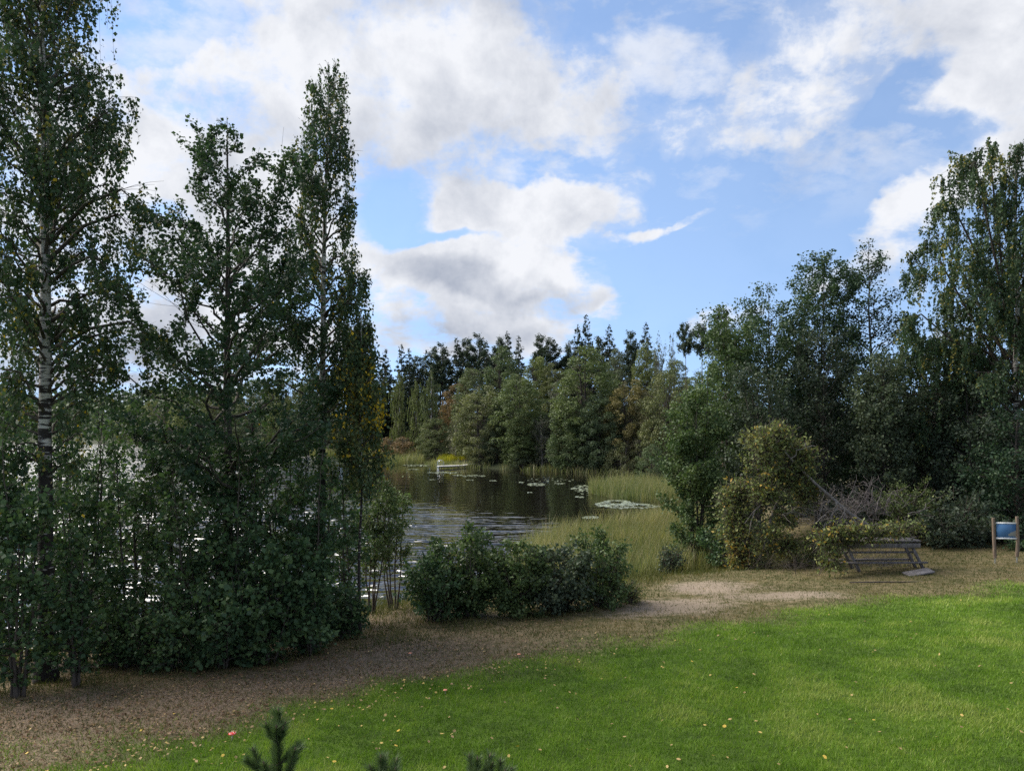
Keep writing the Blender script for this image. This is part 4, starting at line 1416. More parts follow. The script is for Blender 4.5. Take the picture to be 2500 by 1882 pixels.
# left shore of the lake, seen between the leaves
LS = 'trees on the shore behind the left thicket'
for i, (px, d, py, hw, col, lab) in enumerate([
        (330, 225, 985, 40, YGR, 'yellow-green round tree across the lake, left of the alder trunk, left one'),
        (400, 205, 960, 45, OLI, 'olive round tree across the lake just left of the alder trunk'),
        (470, 190, 940, 48, YGR, 'yellow-green tree across the lake directly behind the alder'),
        (545, 185, 925, 50, OLI, 'olive tree across the lake behind the alder trunk'),
        (620, 178, 920, 50, GRN, 'green tree across the lake between alder and slim birch'),
        (700, 172, 905, 48, YGR, 'pale green tree across the lake left of the slim birch trunk'),
        (775, 168, 890, 46, GRN, 'green tree across the lake behind the slim birch trunk'),
        (840, 165, 885, 40, OLI, 'olive tree across the lake behind the yellowing birch'),
        (890, 160, 890, 40, DRK, 'dark green tree across the lake right of the yellowing birch')]):
    far('round' if i % 2 else 'tall', px, d, py, hw, lab, col, LS)
# far-off wooded shore
rng = rg(77)
CC, AX, LL, TT = [], [], [], []
for i in range(1300):
    t_ = rng.random()
    a, b = (np.array([-560., 200.]), np.array([-170., 290.])) if rng.random() < 0.75 else (np.array([-260, 300.]), np.array([-90, 250.]))
    p = a + (b - a) * t_ + rng.normal(size=2) * 16 + np.array([0, 30])
    z0 = hz1(p[0], p[1])
    Ht = 9 + 7 * rng.random()
    con = rng.random() < 0.5
    m = 46
    u = rng.random(m)
    rr = (2.4 * (1 - u) + 0.2 if con else 3.6 * np.sqrt(np.clip(1 - (2 * u - 0.9) ** 2, 0.05, 1))) * np.sqrt(rng.random(m))
    an = rng.random(m) * 6.28
    CC.append(np.stack([p[0] + rr * np.cos(an), p[1] + rr * np.sin(an), z0 + 0.5 + u * Ht], -1))
    AX.append(rng.normal(size=(m, 3)))
    LL.append(np.full(m, 2.0))
    TT.append(np.clip((0.1 if con else 0.55) + rng.normal(size=m) * 0.2, 0, 1))
V, Fq = leaf_quads(np.concatenate(CC), np.concatenate(AX), np.concatenate(LL), np.concatenate(LL) * 0.7, rng)
o = obj('far_wood', mesh('far_wood', V, [Fq], M['far_leaf'], np.repeat(np.concatenate(TT), 4)))
o.color = (0.9, 1.0, 1.05, 1)
tag(o, 'low wooded shore far across the lake on the left', 'wood', kind='stuff')


# ================================================================== grasses
def blades(x, y, z, h, w, lean, tint, rng, bend=0.5):
    """Each blade a bent two-piece strip ending in a point: 5 vertices."""
    n_ = len(x)
    a = rng.random(n_) * 2 * np.pi
    b = rng.random(n_) * 2 * np.pi
    L = lean * (0.3 + rng.random(n_)) * h
    dx, dy = np.cos(b) * L, np.sin(b) * L
    wxv, wyv = np.cos(a) * w * 0.5, np.sin(a) * w * 0.5
    v0 = np.stack([x - wxv, y - wyv, z], -1)
    v1 = np.stack([x + wxv, y + wyv, z], -1)
    v2 = np.stack([x + dx * bend * 0.7 + wxv * 0.8, y + dy * bend * 0.7 + wyv * 0.8, z + h * 0.6], -1)
    v3 = np.stack([x + dx * bend * 0.7 - wxv * 0.8, y + dy * bend * 0.7 - wyv * 0.8, z + h * 0.6], -1)
    v4 = np.stack([x + dx, y + dy, z + h], -1)
    V = np.stack([v0, v1, v2, v3, v4], 1).reshape(-1, 3)
    k_ = np.arange(n_)[:, None] * 5
    return V, [k_ + np.array([[0, 1, 2, 3]]), k_ + np.array([[3, 2, 4]])], np.repeat(tint, 5)


def tri_blades(x, y, z, h, w, lean, tint, rng):
    n_ = len(x)
    a = rng.random(n_) * 2 * np.pi
    b = rng.random(n_) * 2 * np.pi
    L = lean * (0.3 + rng.random(n_)) * h
    v0 = np.stack([x - np.cos(a) * w / 2, y - np.sin(a) * w / 2, z - 0.01], -1)
    v1 = np.stack([x + np.cos(a) * w / 2, y + np.sin(a) * w / 2, z - 0.01], -1)
    v2 = np.stack([x + np.cos(b) * L, y + np.sin(b) * L, z + h], -1)
    return np.stack([v0, v1, v2], 1).reshape(-1, 3), [np.arange(n_ * 3).reshape(n_, 3)], np.repeat(tint, 3)


def wedge(n_, y0, y1, rng, p=1.6, side=0.74, pad=3.0):
    u = rng.random(n_)
    e_ = 1 - p
    # density per area falls as 1/y^p, width of the wedge grows with y -> sample y with weight y^(1-p)
    q = 2 - p
    y = (y0 ** q + u * (y1 ** q - y0 ** q)) ** (1 / q)
    x = (rng.random(n_) * 2 - 1) * (side * y + pad)
    return x, y


rng = rg(501)
x, y = wedge(620000, 8.0, 34.0, rng, 1.75)
lw, sd_, lt = zones(x, y)
s = shore(x, y)
keep = (rng.random(len(x)) < lw * 0.98 + 0.0) & (s > 0.5)
x, y, lw = x[keep], y[keep], lw[keep]
z = hz(x, y)
pat = fbm(x / 0.9, y / 0.9, 61, 3)
pat2 = fbm(x / 4.0, y / 4.0, 71, 2)
clo = sm(0.60, 0.68, fbm(x / 1.3, y / 0.8, 65, 3))                 # clumps of coarser, darker grass and clover
wear = sm(0.60, 0.72, fbm(x / 2.2, y / 2.2, 66, 3))                # thin yellowish places
hgt = (0.035 + 0.045 * rng.random(len(x))) * (0.6 + 0.8 * pat + 0.35 * clo)
ti = np.clip(0.45 + (pat - 0.5) * 1.5 + (pat2 - 0.5) * 1.0 - 0.17 * clo + 0.12 * wear + rng.normal(size=len(x)) * 0.2, 0, 1)
V, Fs, T = tri_blades(x, y, z, hgt, (0.007 + 0.0006 * y) * (0.8 + 0.4 * rng.random(len(x))), 0.8, ti, rng)
o = obj('lawn_grass', mesh('lawn_grass', V, Fs, M['grass'], T))
tag(o, 'mown bright green grass of the lawn', 'grass', kind='stuff')

x, y = wedge(330000, 8.0, 36.0, rng, 1.75)
lw, sd_, lt = zones(x, y)
s = shore(x, y)
pr = (1 - lw) * (1 - 0.8 * np.clip(sd_ * 1.3, 0, 1)) * (1 - 0.42 * lt)
pr = pr * (0.35 + 0.9 * fbm(x / 0.8, y / 0.8, 81, 2))
keep = (rng.random(len(x)) < pr) & (s > 0.3)
x, y, s = x[keep], y[keep], s[keep]
z = hz(x, y)
pat = fbm(x / 1.4, y / 1.4, 91, 3)
hgt = (0.035 + 0.05 * rng.random(len(x))) * (1 + 1.3 * sm(6, 2, s))
ti = np.clip(0.42 + (pat - 0.5) * 1.3 + rng.normal(size=len(x)) * 0.2, 0, 1)
V, Fs, T = tri_blades(x, y, z, hgt, 0.008 + 0.0006 * y, 0.9, ti, rng)
o = obj('dry_grass', mesh('dry_grass', V, Fs, M['dry_grass'], T))
tag(o, 'short brownish grass along the path', 'grass', kind='stuff')

# long weeds along the bank under trees and bushes
rng = rg(511)
x = rng.random(90000) * 52 - 24
y = 14 + rng.random(90000) * 24
s = shore(x, y)
yb = np.interp(x, LX, LY)
keep = (s > -0.3) & (s < 8.2 + 1.6 * fbm(x / 1.5, y / 1.5, 15, 2)) & ((y - yb > 2.2) | ((x > -5) & (x < 4.5) & (y > 19.9) & (y - yb > 0.8))) & (fbm(x / 0.7, y / 0.7, 17, 2) > 0.42)
lw, sd_, lt = zones(x, y)
keep &= (sd_ < 0.15) & ((x < 6) | (s < 3.5))
x, y, s = x[keep], y[keep], s[keep]
hgt = (0.14 + 0.3 * rng.random(len(x))) * (0.6 + 0.9 * sm(6, 1, s))
ti = np.clip(0.25 + rng.normal(size=len(x)) * 0.22, 0, 1)
V, Fs, T = blades(x, y, hz(x, y), hgt, np.full(len(x), 0.014), 0.7, ti, rng)
o = obj('bank_weeds', mesh('bank_weeds', V, Fs, M['dry_grass'], T))
tag(o, 'rough long grass and weeds along the bank under the trees', 'weeds', kind='stuff')


def reed_bed(name, label, n_, test, box, mat, hlo, hhi, wid, seed, lean=0.35, group=None, tint=0.0):
    rng = rg(seed)
    X0, X1, Y0, Y1 = box
    x = X0 + (X1 - X0) * rng.random(n_)
    y = Y0 + (Y1 - Y0) * rng.random(n_)
    keep = test(x, y, rng)
    x, y = x[keep], y[keep]
    z = np.maximum(hz(x, y), -0.5) - 0.02
    pat = fbm(x / 1.7, y / 1.7, seed, 3)
    tall = rng.random(len(x)) < 0.07
    hh = (hlo + (hhi - hlo) * rng.random(len(x)) ** 1.5 + 0.35 * (hhi - hlo) * tall) * (0.5 + 0.9 * pat) - np.minimum(z, 0)
    ti = np.clip(0.45 + tint + (pat - 0.5) * 1.0 + rng.normal(size=len(x)) * 0.2 + 0.3 * tall, 0, 1)
    V, Fs, T = blades(x, y, z, hh, wid * (0.7 + 0.6 * rng.random(len(x))), lean, ti, rng, 0.4)
    o = obj(name, mesh(name, V, Fs, mat, T))
    return tag(o, label, 'reeds', group, 'stuff')


# near bed: from the shore by the bright alder out into the bay
tip = np.array([[water_at(1255, 1345)[0], water_at(1255, 1345)[1]], water_at(1330, 1318), water_at(1450, 1290), water_at(1560, 1272), water_at(1640, 1262)])


def near_bed(x, y, rng):
    yb_ = np.interp(x, tip[:, 0], tip[:, 1])
    s = shore(x, y)
    edge = (yb_ - y) + 2.2 * (fbm(x / 2.2, y / 2.2, 3, 2) - 0.5)
    return (s < 1.0) & (edge > 0) & (x > tip[0, 0] + 0.4 * (fbm(x, y, 4, 1) - 0.5)) & (x < 16) & (rng.random(len(x)) < np.clip(edge / 3, 0.25, 1))


reed_bed('reeds', 'pale green reed bed in the near water between long bush row and bright alder', 52000, near_bed, (-1, 16, 30, 56), M['reed'], 0.9, 1.6, 0.022, 601)
mid_c = water_at(1575, 1212)


def mid_bed(x, y, rng):
    u = np.hypot((x - mid_c[0]) / 4.6, (y - mid_c[1] - 3) / 8.5) + 0.5 * (fbm(x / 2, y / 2, 9, 2) - 0.5)
    return (u < 1) & (rng.random(len(x)) < 0.9)


reed_bed('reeds', 'second reed clump standing in the bay left of the bright alder', 15000, mid_bed, (mid_c[0] - 6, mid_c[0] + 7, mid_c[1] - 8, mid_c[1] + 14), M['reed'], 1.0, 1.9, 0.035, 602, tint=-0.12)


def far_bed(x, y, rng):
    s = shore(x, y)
    c_ = fbm(x / 2.6, y / 2.6, 12, 2)
    return (s > -3.3 * c_ - 0.1) & (s < 0.9) & (y > 84) & (c_ > 0.36)


reed_bed('reeds', 'fringe of green sedge tufts along the far bank', 60000, far_bed, (-40, 22, 84, 164), M['reed'], 0.7, 1.3, 0.06, 603, 0.5, tint=-0.02)


def far_bed2(x, y, rng):
    s = shore(x, y)
    return (s > -9 * fbm(x / 5, y / 5, 2, 2)) & (s < 3.0) & (x < -15)


reed_bed('reeds', 'green reed bed left of the jetty at the far end of the bay', 26000, far_bed2, (-42, -15, 124, 165), M['reed'], 1.0, 1.8, 0.07, 604, 0.35, tint=-0.15)
yc = water_at(1115, 1133)


def yel_bed(x, y, rng):
    return np.hypot((x - yc[0]) / 3.4, (y - yc[1]) / 3.6) + 0.5 * (fbm(x, y, 6, 2) - 0.5) < 1


reed_bed('reeds', 'yellow grassy tussock right behind the jetty', 4500, yel_bed, (yc[0] - 5, yc[0] + 5, yc[1] - 5, yc[1] + 5), M['yellow_grass'], 0.7, 1.1, 0.06, 605, 0.5)
ys = ground_at(1585, 1395)


def yel_near(x, y, rng):
    return (np.hypot((x - ys[0]) / 1.5, (y - ys[1] - 0.6) / 2.2) + 0.7 * (fbm(x / 0.6, y / 0.6, 8, 2) - 0.5) < 1)


reed_bed('yellow_grass', 'bright yellow-green grass on the shore at the left of the bright alder', 7000, yel_near, (ys[0] - 2.5, ys[0] + 2.5, ys[1] - 3, ys[1] + 4), M['yellow_grass'], 0.35, 0.75, 0.016, 606, 0.6)


def left_bed(x, y, rng):
    s = shore(x, y)
    return (s > -1.4) & (s < 1.0) & (fbm(x / 1.2, y / 1.2, 44, 2) > 0.45)


reed_bed('reeds', 'thin reeds at the waterline behind the left thicket', 14000, left_bed, (-24, -3, 17, 31), M['reed'], 0.6, 1.2, 0.014, 607, 0.35, tint=-0.1)

# ================================================================== fallen leaves
rng = rg(701)
x, y = wedge(90000, 8.0, 32.0, rng, 1.75)
lw, sd_, lt = zones(x, y)
s = shore(x, y)
yb = np.interp(x, LX, LY)
pr = 0.6 * lt + 0.16 * (1 - lw) * sm(8, -2, x) + 0.03 * lw * sm(5, -1, yb - y) * sm(9, 0, x) + 0.004 * lw
keep = (rng.random(len(x)) < pr) & (s > 0.5)
x, y, lw = x[keep], y[keep], lw[keep]
z = hz(x, y) + 0.012 + 0.02 * rng.random(len(x)) + 0.03 * lw
ti = np.where(lw > 0.5, 0.55 + 0.4 * rng.random(len(x)), np.clip(0.30 + 0.22 * rng.normal(size=len(x)), 0, 1))
Ls = 0.035 + 0.04 * rng.random(len(x))
V, Fq = leaf_quads(np.stack([x, y, z], -1), np.stack([rng.normal(size=len(x)), rng.normal(size=len(x)), rng.normal(size=len(x)) * 0.25], -1), Ls, Ls * 0.7, rng, np.array([0, 0, 0.0]))
# lay them flat: build again with an upward normal
ax = unit(np.stack([rng.normal(size=len(x)), rng.normal(size=len(x)), rng.normal(size=len(x)) * 0.25], -1))
upv = unit(np.stack([rng.normal(size=len(x)) * 0.35, rng.normal(size=len(x)) * 0.35, np.ones(len(x))], -1))
sdv = unit(np.cross(upv, ax))
C = np.stack([x, y, z], -1)
L_ = Ls[:, None]
V = np.stack([C - ax * L_ * 0.5, C + sdv * L_ * 0.36 + upv * 0.008, C + ax * L_ * 0.5 + upv * 0.01, C - sdv * L_ * 0.36 + upv * 0.008], 1).reshape(-1, 3)
o = obj('fallen_leaves', mesh('fallen_leaves', V, [np.arange(len(V)).reshape(-1, 4)], M['litter'], np.repeat(ti, 4)))
tag(o, 'litter of brown and pale fallen leaves on the path', 'leaf litter', kind='stuff')


def leaf_single(tint):
    t_ = np.linspace(0, 2 * np.pi, 11)[:-1]
    r_ = 0.5 * (1 - 0.28 * np.cos(t_)) * np.where(np.arange(10) % 2 == 0, 1.0, 0.86)
    V = [(0, 0, 0.006)] + [(a * math.cos(b), 0.75 * a * math.sin(b), 0.12 * (a ** 2) * (1 + 0.6 * math.sin(3 * b))) for a, b in zip(r_, t_)]
    Fq = [(0, i + 1, (i + 1) % 10 + 1) for i in range(10)]
    V += [(-0.36, 0.012, 0.02), (-0.36, -0.012, 0.02), (-0.85, 0, 0.05)]
    Fq.append((11, 12, 13))
    return mesh('fallen_leaf', np.array(V), [np.array(Fq)], M['litter'], np.full(14, tint))


LM = [leaf_single(t_) for t_ in (0.82, 0.92, 1.0, 0.75)]
SP = [(625, 912), (490, 944), (592, 953), (310, 1052), (344, 1130), (612, 1121), (532, 1110), (52, 1008), (767, 923), (790, 986), (1398, 917), (1434, 981), (1802, 892), (1878, 894), (2138, 1070),
      (2140, 716), (2124, 857), (1624, 805), (1135, 1117), (885, 1158), (2195, 980), (1300, 935), (1722, 1078), (1408, 536), (756, 668), (265, 630), (420, 598), (84, 1166), (286, 1174), (1995, 828), (660, 740), (704, 766)]
SP = [(1500 + a / 2.212, 1350 + b / 2.212) for a, b in SP]
SP2 = [(2010, 585), (1825, 620), (1880, 563), (1500, 470), (1480, 490), (1420, 487), (1150, 560), (1115, 530), (1010, 540), (1060, 545), (780, 655), (185, 632), (183, 655), (97, 600), (110, 617), (1725, 515), (1440, 690), (675, 402), (760, 335), (990, 335), (1085, 372), (950, 340), (1160, 470)]
SP += [(500 + a / 2.458, 1600 + b / 2.458) for a, b in SP2]
for i, (a, b) in enumerate(SP):
    gxp, gyp = ground_at(a, b)
    o = obj('fallen_leaf', LM[i % 4], None, (gxp, gyp, hz1(gxp, gyp) + 0.055))
    sc_ = 0.05 + 0.028 * rng.random()
    o.scale = (sc_, sc_, sc_)
    o.rotation_euler = (rng.normal() * 0.3, rng.normal() * 0.3, rng.random() * 6.28)
    tag(o, 'single yellowish fallen leaf lying on the green grass', 'leaf', 'fallen leaves scattered on the lawn')


# ---- mushrooms
def lathe(prof, sides=14):
    pr = np.array(prof, float)
    a = np.arange(sides) / sides * 2 * np.pi
    V = np.stack([pr[:, 0][:, None] * np.cos(a), pr[:, 0][:, None] * np.sin(a), np.repeat(pr[:, 1][:, None], sides, 1)], -1).reshape(-1, 3)
    i = np.arange(len(pr) - 1)[:, None] * sides
    j = np.arange(sides)[None, :]
    jn = (j + 1) % sides
    return V, np.stack([i + j, i + jn, i + sides + jn, i + sides + j], -1).reshape(-1, 4)


def mushroom(px, py, r, h, mat, label, spots=0):
    gxp, gyp = ground_at(px, py)
    e = empty('mushroom', (gxp, gyp, hz1(gxp, gyp)), label, 'mushroom', 'mushrooms in the grass')
    V, Fq = lathe([(r * 0.22, -0.02), (r * 0.2, h * 0.3), (r * 0.15, h * 0.8), (r * 0.14, h)])
    obj('stem', mesh('stem', V, [Fq], M['mushroom_stem'], None, True), e)
    V, Fq = lathe([(r * 0.14, h * 0.96), (r * 0.7, h * 0.97), (r * 0.98, h * 1.0), (r, h * 1.04), (r * 0.85, h * 1.16), (r * 0.5, h * 1.22), (r * 0.25, h * 1.2), (0.001, h * 1.19)])
    cap = obj('cap', mesh('cap', V, [Fq], mat, None, True), e)
    for i in range(spots):
        a, q = i * 2.4, r * (0.3 + 0.6 * ((i * 0.37) % 1))
        zt = np.interp(q, [0, 0.5 * r, 0.85 * r, r], [h * 1.19, h * 1.22, h * 1.16, h * 1.05])
        V, Fq = lathe([(0.007, -0.002), (0.006, 0.003), (0.001, 0.004)], 6)
        obj('spot', mesh('spot', V + np.array([q * math.cos(a), q * math.sin(a), zt]), [Fq], M['white_paint'], None, True), cap)


mushroom(567, 1806, 0.062, 0.10, M['mushroom_red'], 'red fly agaric with flat cap on the grass left of the tall pine top', 9)
mushroom(1087, 1693, 0.045, 0.07, M['mushroom_pink'], 'pale pink mushroom standing alone at the lawn edge above the middle pine tops')
mushroom(1001, 1600, 0.045, 0.06, M['mushroom_pink'], 'tan mushroom on the path below the left end of the bush row')
mushroom(1267, 1603, 0.045, 0.06, M['mushroom_pink'], 'pinkish mushroom below the middle of the bush row')


# ================================================================== young pines in front of the window
def young_pine(px, d, py, seed, label, whorls=4, arm=None):
    rng = rg(seed)
    x0 = wx(px, d)
    z0 = hz1(x0, d)
    H = wz(py, d) - z0 - 0.05
    e = empty('young_pine', (x0, d, z0), label, 'young pine', 'young pines under the window')
    paths = [(np.stack([np.cumsum(np.r_[0, rng.normal(size=9) * 0.006]), np.cumsum(np.r_[0, rng.normal(size=9) * 0.006]), np.linspace(-0.2, H, 10)], -1), np.linspace(0.028, 0.007, 10))]
    shoots = [(paths[0][0][-5:], 1.0)]
    for wv_ in range(whorls):
        zz = H - 0.24 - 0.40 * wv_
        if zz < 0.2:
            break
        kk = 5
        a0 = rng.random() * 6.28
        for j in range(kk):
            a = a0 + j * 2 * np.pi / kk + rng.normal() * 0.2
            ln = (0.18 + 0.17 * wv_) * (0.6 + 0.7 * rng.random())
            u = np.linspace(0, 1, 6)
            r_ = ln * (0.55 * u)
            zz_ = zz + ln * (0.45 * u + 0.5 * u ** 2)
            P = np.stack([np.cos(a) * r_, np.sin(a) * r_, zz_], -1)
            paths.append((P, np.linspace(0.009 + 0.002 * wv_, 0.004, 6)))
            shoots.append((P[1:] if wv_ < 2 else P[2:], 0.85))
    if arm is not None:
        for (ax_, az_, bx_, bz_) in arm:
            u = np.linspace(0, 1, 6)
            P = np.stack([ax_ + (bx_ - ax_) * u, -0.05 * u, H + az_ + (bz_ - az_) * u ** 1.2], -1)
            paths.append((P, np.linspace(0.011, 0.006, 6)))
            shoots.append((P[1:], 1.0))
    V, Fq = tubes(paths, 6)
    obj('trunk', mesh('trunk', V, [Fq], M['twig_bark'], None, True), e)
    for P, q in shoots[:12]:
        t_ = unit(np.array(P[-1]) - np.array(P[-2]))
        V, Fq = tubes([(np.array([P[-1] - t_ * 0.01, P[-1] + t_ * 0.012, P[-1] + t_ * 0.035]), np.array([0.007, 0.009, 0.002]))], 6)
        obj('bud', mesh('bud', V, [Fq], M['pine_bark'], None, True), e)
    B, D, Tn = [], [], []
    for P, q in shoots:
        P = np.array(P)
        ln = np.linalg.norm(np.diff(P, axis=0), axis=1).sum()
        m = int(2800 * ln * q)
        f = rng.random(m) * (len(P) - 1) * 0.999
        i = f.astype(int)
        w_ = (f - i)[:, None]
        B.append(P[i] * (1 - w_) + P[i + 1] * w_)
        t_ = unit(P[i + 1] - P[i])
        rad_ = unit(np.cross(t_, rng.normal(size=(m, 3))))
        D.append(unit(t_ * (0.7 + 0.5 * rng.random((m, 1))) + rad_ * (0.55 + 0.5 * rng.random((m, 1)))))
        Tn.append(np.clip(0.35 + 0.25 * (f / len(P)) + rng.normal(size=m) * 0.2, 0, 1))
    B, D, Tn = np.concatenate(B), np.concatenate(D), np.concatenate(Tn)
    Ln = (0.062 + 0.038 * rng.random(len(B)))[:, None]
    sv = unit(np.cross(D, rng.normal(size=D.shape))) * 0.0021
    V = np.stack([B - sv, B + sv, B + D * Ln + np.array([0, 0, 0.006])], 1).reshape(-1, 3)
    tag(obj('needles', mesh('needles', V, [np.arange(len(V)).reshape(-1, 3)], M['needle'], np.repeat(Tn, 3)), e), kind='stuff')


kk = 6.0 / F
young_pine(676, 6.0, 1722, 801, 'tallest young pine top at the bottom edge, with a side shoot', 5,
           [(0.0, -0.42, 60 * kk, -70 * kk - 0.02), (0.0, -0.52, -70 * kk, -0.36)])
young_pine(937, 5.8, 1835, 802, 'small blunt young pine tip at the bottom edge, middle one', 4)
young_pine(1168, 6.1, 1836, 803, 'young pine tip at the bottom edge, left one of the close pair', 4)
young_pine(1213, 6.0, 1846, 804, 'young pine tip at the bottom edge, right one of the close pair', 4)
young_pine(1340, 5.6, 1915, 805, 'young pine standing just below the bottom edge right of the close pair', 4)


# ================================================================== jetty, trestle, notice board, lilies
def boxm(name, c, size, mat, rot=None, bevel=0.01):
    """A box with chamfered long edges (octagonal section along its longest side)."""
    sx, sy, sz = (v / 2 for v in size)
    ax_ = int(np.argmax(size))
    o_ = [i for i in range(3) if i != ax_]
    h_ = [sx, sy, sz]
    b = min(bevel, 0.45 * min(h_[o_[0]], h_[o_[1]]))
    a0, a1 = h_[o_[0]], h_[o_[1]]
    ring = [(a0 - b, a1), (a0, a1 - b), (a0, -a1 + b), (a0 - b, -a1), (-a0 + b, -a1), (-a0, -a1 + b), (-a0, a1 - b), (-a0 + b, a1)]
    V = []
    for e_ in (-h_[ax_], h_[ax_]):
        for p_, q_ in ring:
            v = [0, 0, 0]
            v[ax_], v[o_[0]], v[o_[1]] = e_, p_, q_
            V.append(v)
    V = np.array(V, float)
    if rot is not None:
        V = V @ np.array(rot).T
    V = V + np.array(c)
    q = np.array([(i, (i + 1) % 8, 8 + (i + 1) % 8, 8 + i) for i in range(8)])
    return mesh(name, V, [q, np.array([list(range(8))[::-1], list(range(8, 16))])], mat)


def roty(a):
    return [[math.cos(a), 0, math.sin(a)], [0, 1, 0], [-math.sin(a), 0, math.cos(a)]]


def rotz(a):
    return [[math.cos(a), -math.sin(a), 0], [math.sin(a), math.cos(a), 0], [0, 0, 1]]


# jetty: from the bank (right) to its outer end with the ladder (left)
jo = np.array(water_at(1070, 1143.5))
jm = np.array(water_at(1130, 1141.5))
ji = np.array(water_at(1182, 1135.5))
e = empty('jetty', (jo[0], jo[1], 0), 'narrow white jetty with a steel bathing ladder at its outer end', 'jetty')
np_ = 0
for a, b, nb in ((jo, jm, 13), (jm, ji, 14)):
    dv = b - a
    ang = math.atan2(dv[1], dv[0])
    ln = np.linalg.norm(dv)
    for i in range(nb):
        c_ = a + dv * (i + 0.5) / nb - jo
        me = boxm('plank', (0, 0, 0), (ln / nb - 0.02, 1.1, 0.06), M['deck'])
        o = obj('plank', me, e, (c_[0], c_[1], 0.36 + (0.0 if a is jo else 0.012 * i)))
        o.rotation_euler = (0, 0, ang)
    for sd in (-0.42, 0.42):
        nrm = np.array([-dv[1], dv[0]]) / ln
        c_ = (a + b) / 2 - jo + nrm * sd
        me = boxm('beam', (0, 0, 0), (ln - 0.06, 0.08, 0.14), M['grey_wood'])
        o = obj('beam', me, e, (c_[0], c_[1], 0.255 + (0 if a is jo else 0.08)))
        o.rotation_euler = (0, -0.025 if a is not jo else 0, ang)
    for f in (0.08, 0.92):
        for sd in (-0.4, 0.4):
            nrm = np.array([-dv[1], dv[0]]) / ln
            c_ = a + dv * f - jo + nrm * sd
            V, Fq = tubes([(np.array([(0, 0, -1.2), (0, 0, 0.24)]), np.array([0.06, 0.06]))], 8)
            obj('post', mesh('post', V, [Fq], M['grey_wood'], None, True), e, (c_[0], c_[1], 0))
ld = empty('ladder', (0, 0, 0), None, None)
ld.parent = e
dv = unit((jm - jo)[None])[0]
nr = np.array([-dv[1], dv[0]])
for sd in (-0.1, 0.45):
    t_ = np.linspace(0, math.pi, 12)
    arc = [(0.55 + 0.30 - 0.30 * math.cos(q), 0, 0.95 + 0.35 * math.sin(q)) for q in t_]
    prof_ = [(-0.35 + 0.55, 0, -0.9)] + [(0.18, 0, 0.3)] + [(0.25 + (q[0] - 0.55), 0, q[2]) for q in arc] + [(0.86, 0, 0.39)]
    P = np.array([[dv[0] * (q[0] - 0.3) * 1.2 - nr[0] * sd, dv[1] * (q[0] - 0.3) * 1.2 - nr[1] * sd, q[2]] for q in prof_])
    V, Fq = tubes([(P, np.full(len(P), 0.026))], 8)
    obj('handrail', mesh('handrail', V, [Fq], M['steel'], None, True), ld)
for zz in (-0.6, -0.3, 0.0, 0.25):
    a, b = [np.array([dv[0] * -0.14 - nr[0] * sd, dv[1] * -0.14 - nr[1] * sd, zz]) for sd in (-0.1, 0.45)]
    V, Fq = tubes([(np.array([a, b]), np.array([0.025, 0.025]))], 8)
    obj('rung', mesh('rung', V, [Fq], M['steel'], None, True), ld)

# weathered wooden trestle table under the willow
d = 29.3
bx, by = ground_at(2250, 1392)
d = by
z0 = hz1(bx, by)
k = d / F
Lg = 215 * k
e = empty('trestle_table', (bx, by, z0), 'weathered grey wooden trestle table half buried under the fallen willow', 'table', rot=0.03)
hgt = lambda py: wz(py, d) - z0
zt = hgt(1320)
for i in range(5):
    me = boxm('plank', (-Lg / 2 + 0.03 * (i % 2), 0.10 + 0.17 * i, zt - 0.02 + 0.004 * (i % 3)), (Lg, 0.155, 0.05), M['grey_wood'])
    obj('plank', me, e)
obj('plank', boxm('plank', (-Lg / 2 - 0.05, 0.0, zt - 0.17), (Lg, 0.05, 0.16), M['grey_wood']), e)
for zz, yy, dx in ((hgt(1350), 0.25, -0.1), (hgt(1373), 0.02, 0.22), (hgt(1374), 0.75, 0.1)):
    obj('rail', boxm('rail', (-Lg / 2 + dx, yy, zz), (Lg, 0.13, 0.06), M['grey_wood']), e)
for xx in (-0.35, -Lg + 0.45):
    for yy, sgn in ((0.12, 1), (0.66, 1)):
        za, zb = zt - 0.10, -0.05
        dxl = 0.52
        ln = math.hypot(dxl, za - zb)
        ang = math.atan2(za - zb, -dxl)
        obj('leg', boxm('leg', (xx + dxl / 2, yy, (za + zb) / 2), (ln, 0.06, 0.11), M['grey_wood'], roty(-ang)), e)
slab_pos = [(2242, 1402, 0.95, 0.45, 0.06, 0.15, 'pale flat slab lying at the right foot of the trestle table')]
for (px, py, sx, sy, sz, ry, lab) in slab_pos:
    gxp, gyp = ground_at(px, py)
    o = obj('stone_slab', boxm('stone_slab', (0, 0, 0), (sx, sy, sz), M['stone'], None, 0.03), None, (gxp, gyp, hz1(gxp, gyp) + sz * 0.5 + abs(ry) * sx * 0.3))
    o.rotation_euler = (0.12, -ry, 0.1)
    tag(o, lab, 'slab')
gxp, gyp = ground_at(2170, 1424)
V, Fq = tubes([(np.array([(-1.3, 0.04, 0.03), (-0.4, 0, 0.05), (0.4, 0.02, 0.05), (1.2, 0.1, 0.04)]), np.array([0.022, 0.026, 0.022, 0.014]))], 6)
o = obj('stick', mesh('stick', V, [Fq], M['twig_bark'], None, True), None, (gxp, gyp, hz1(gxp, gyp)))
tag(o, 'long straight stick lying on the grass before the trestle table', 'stick')

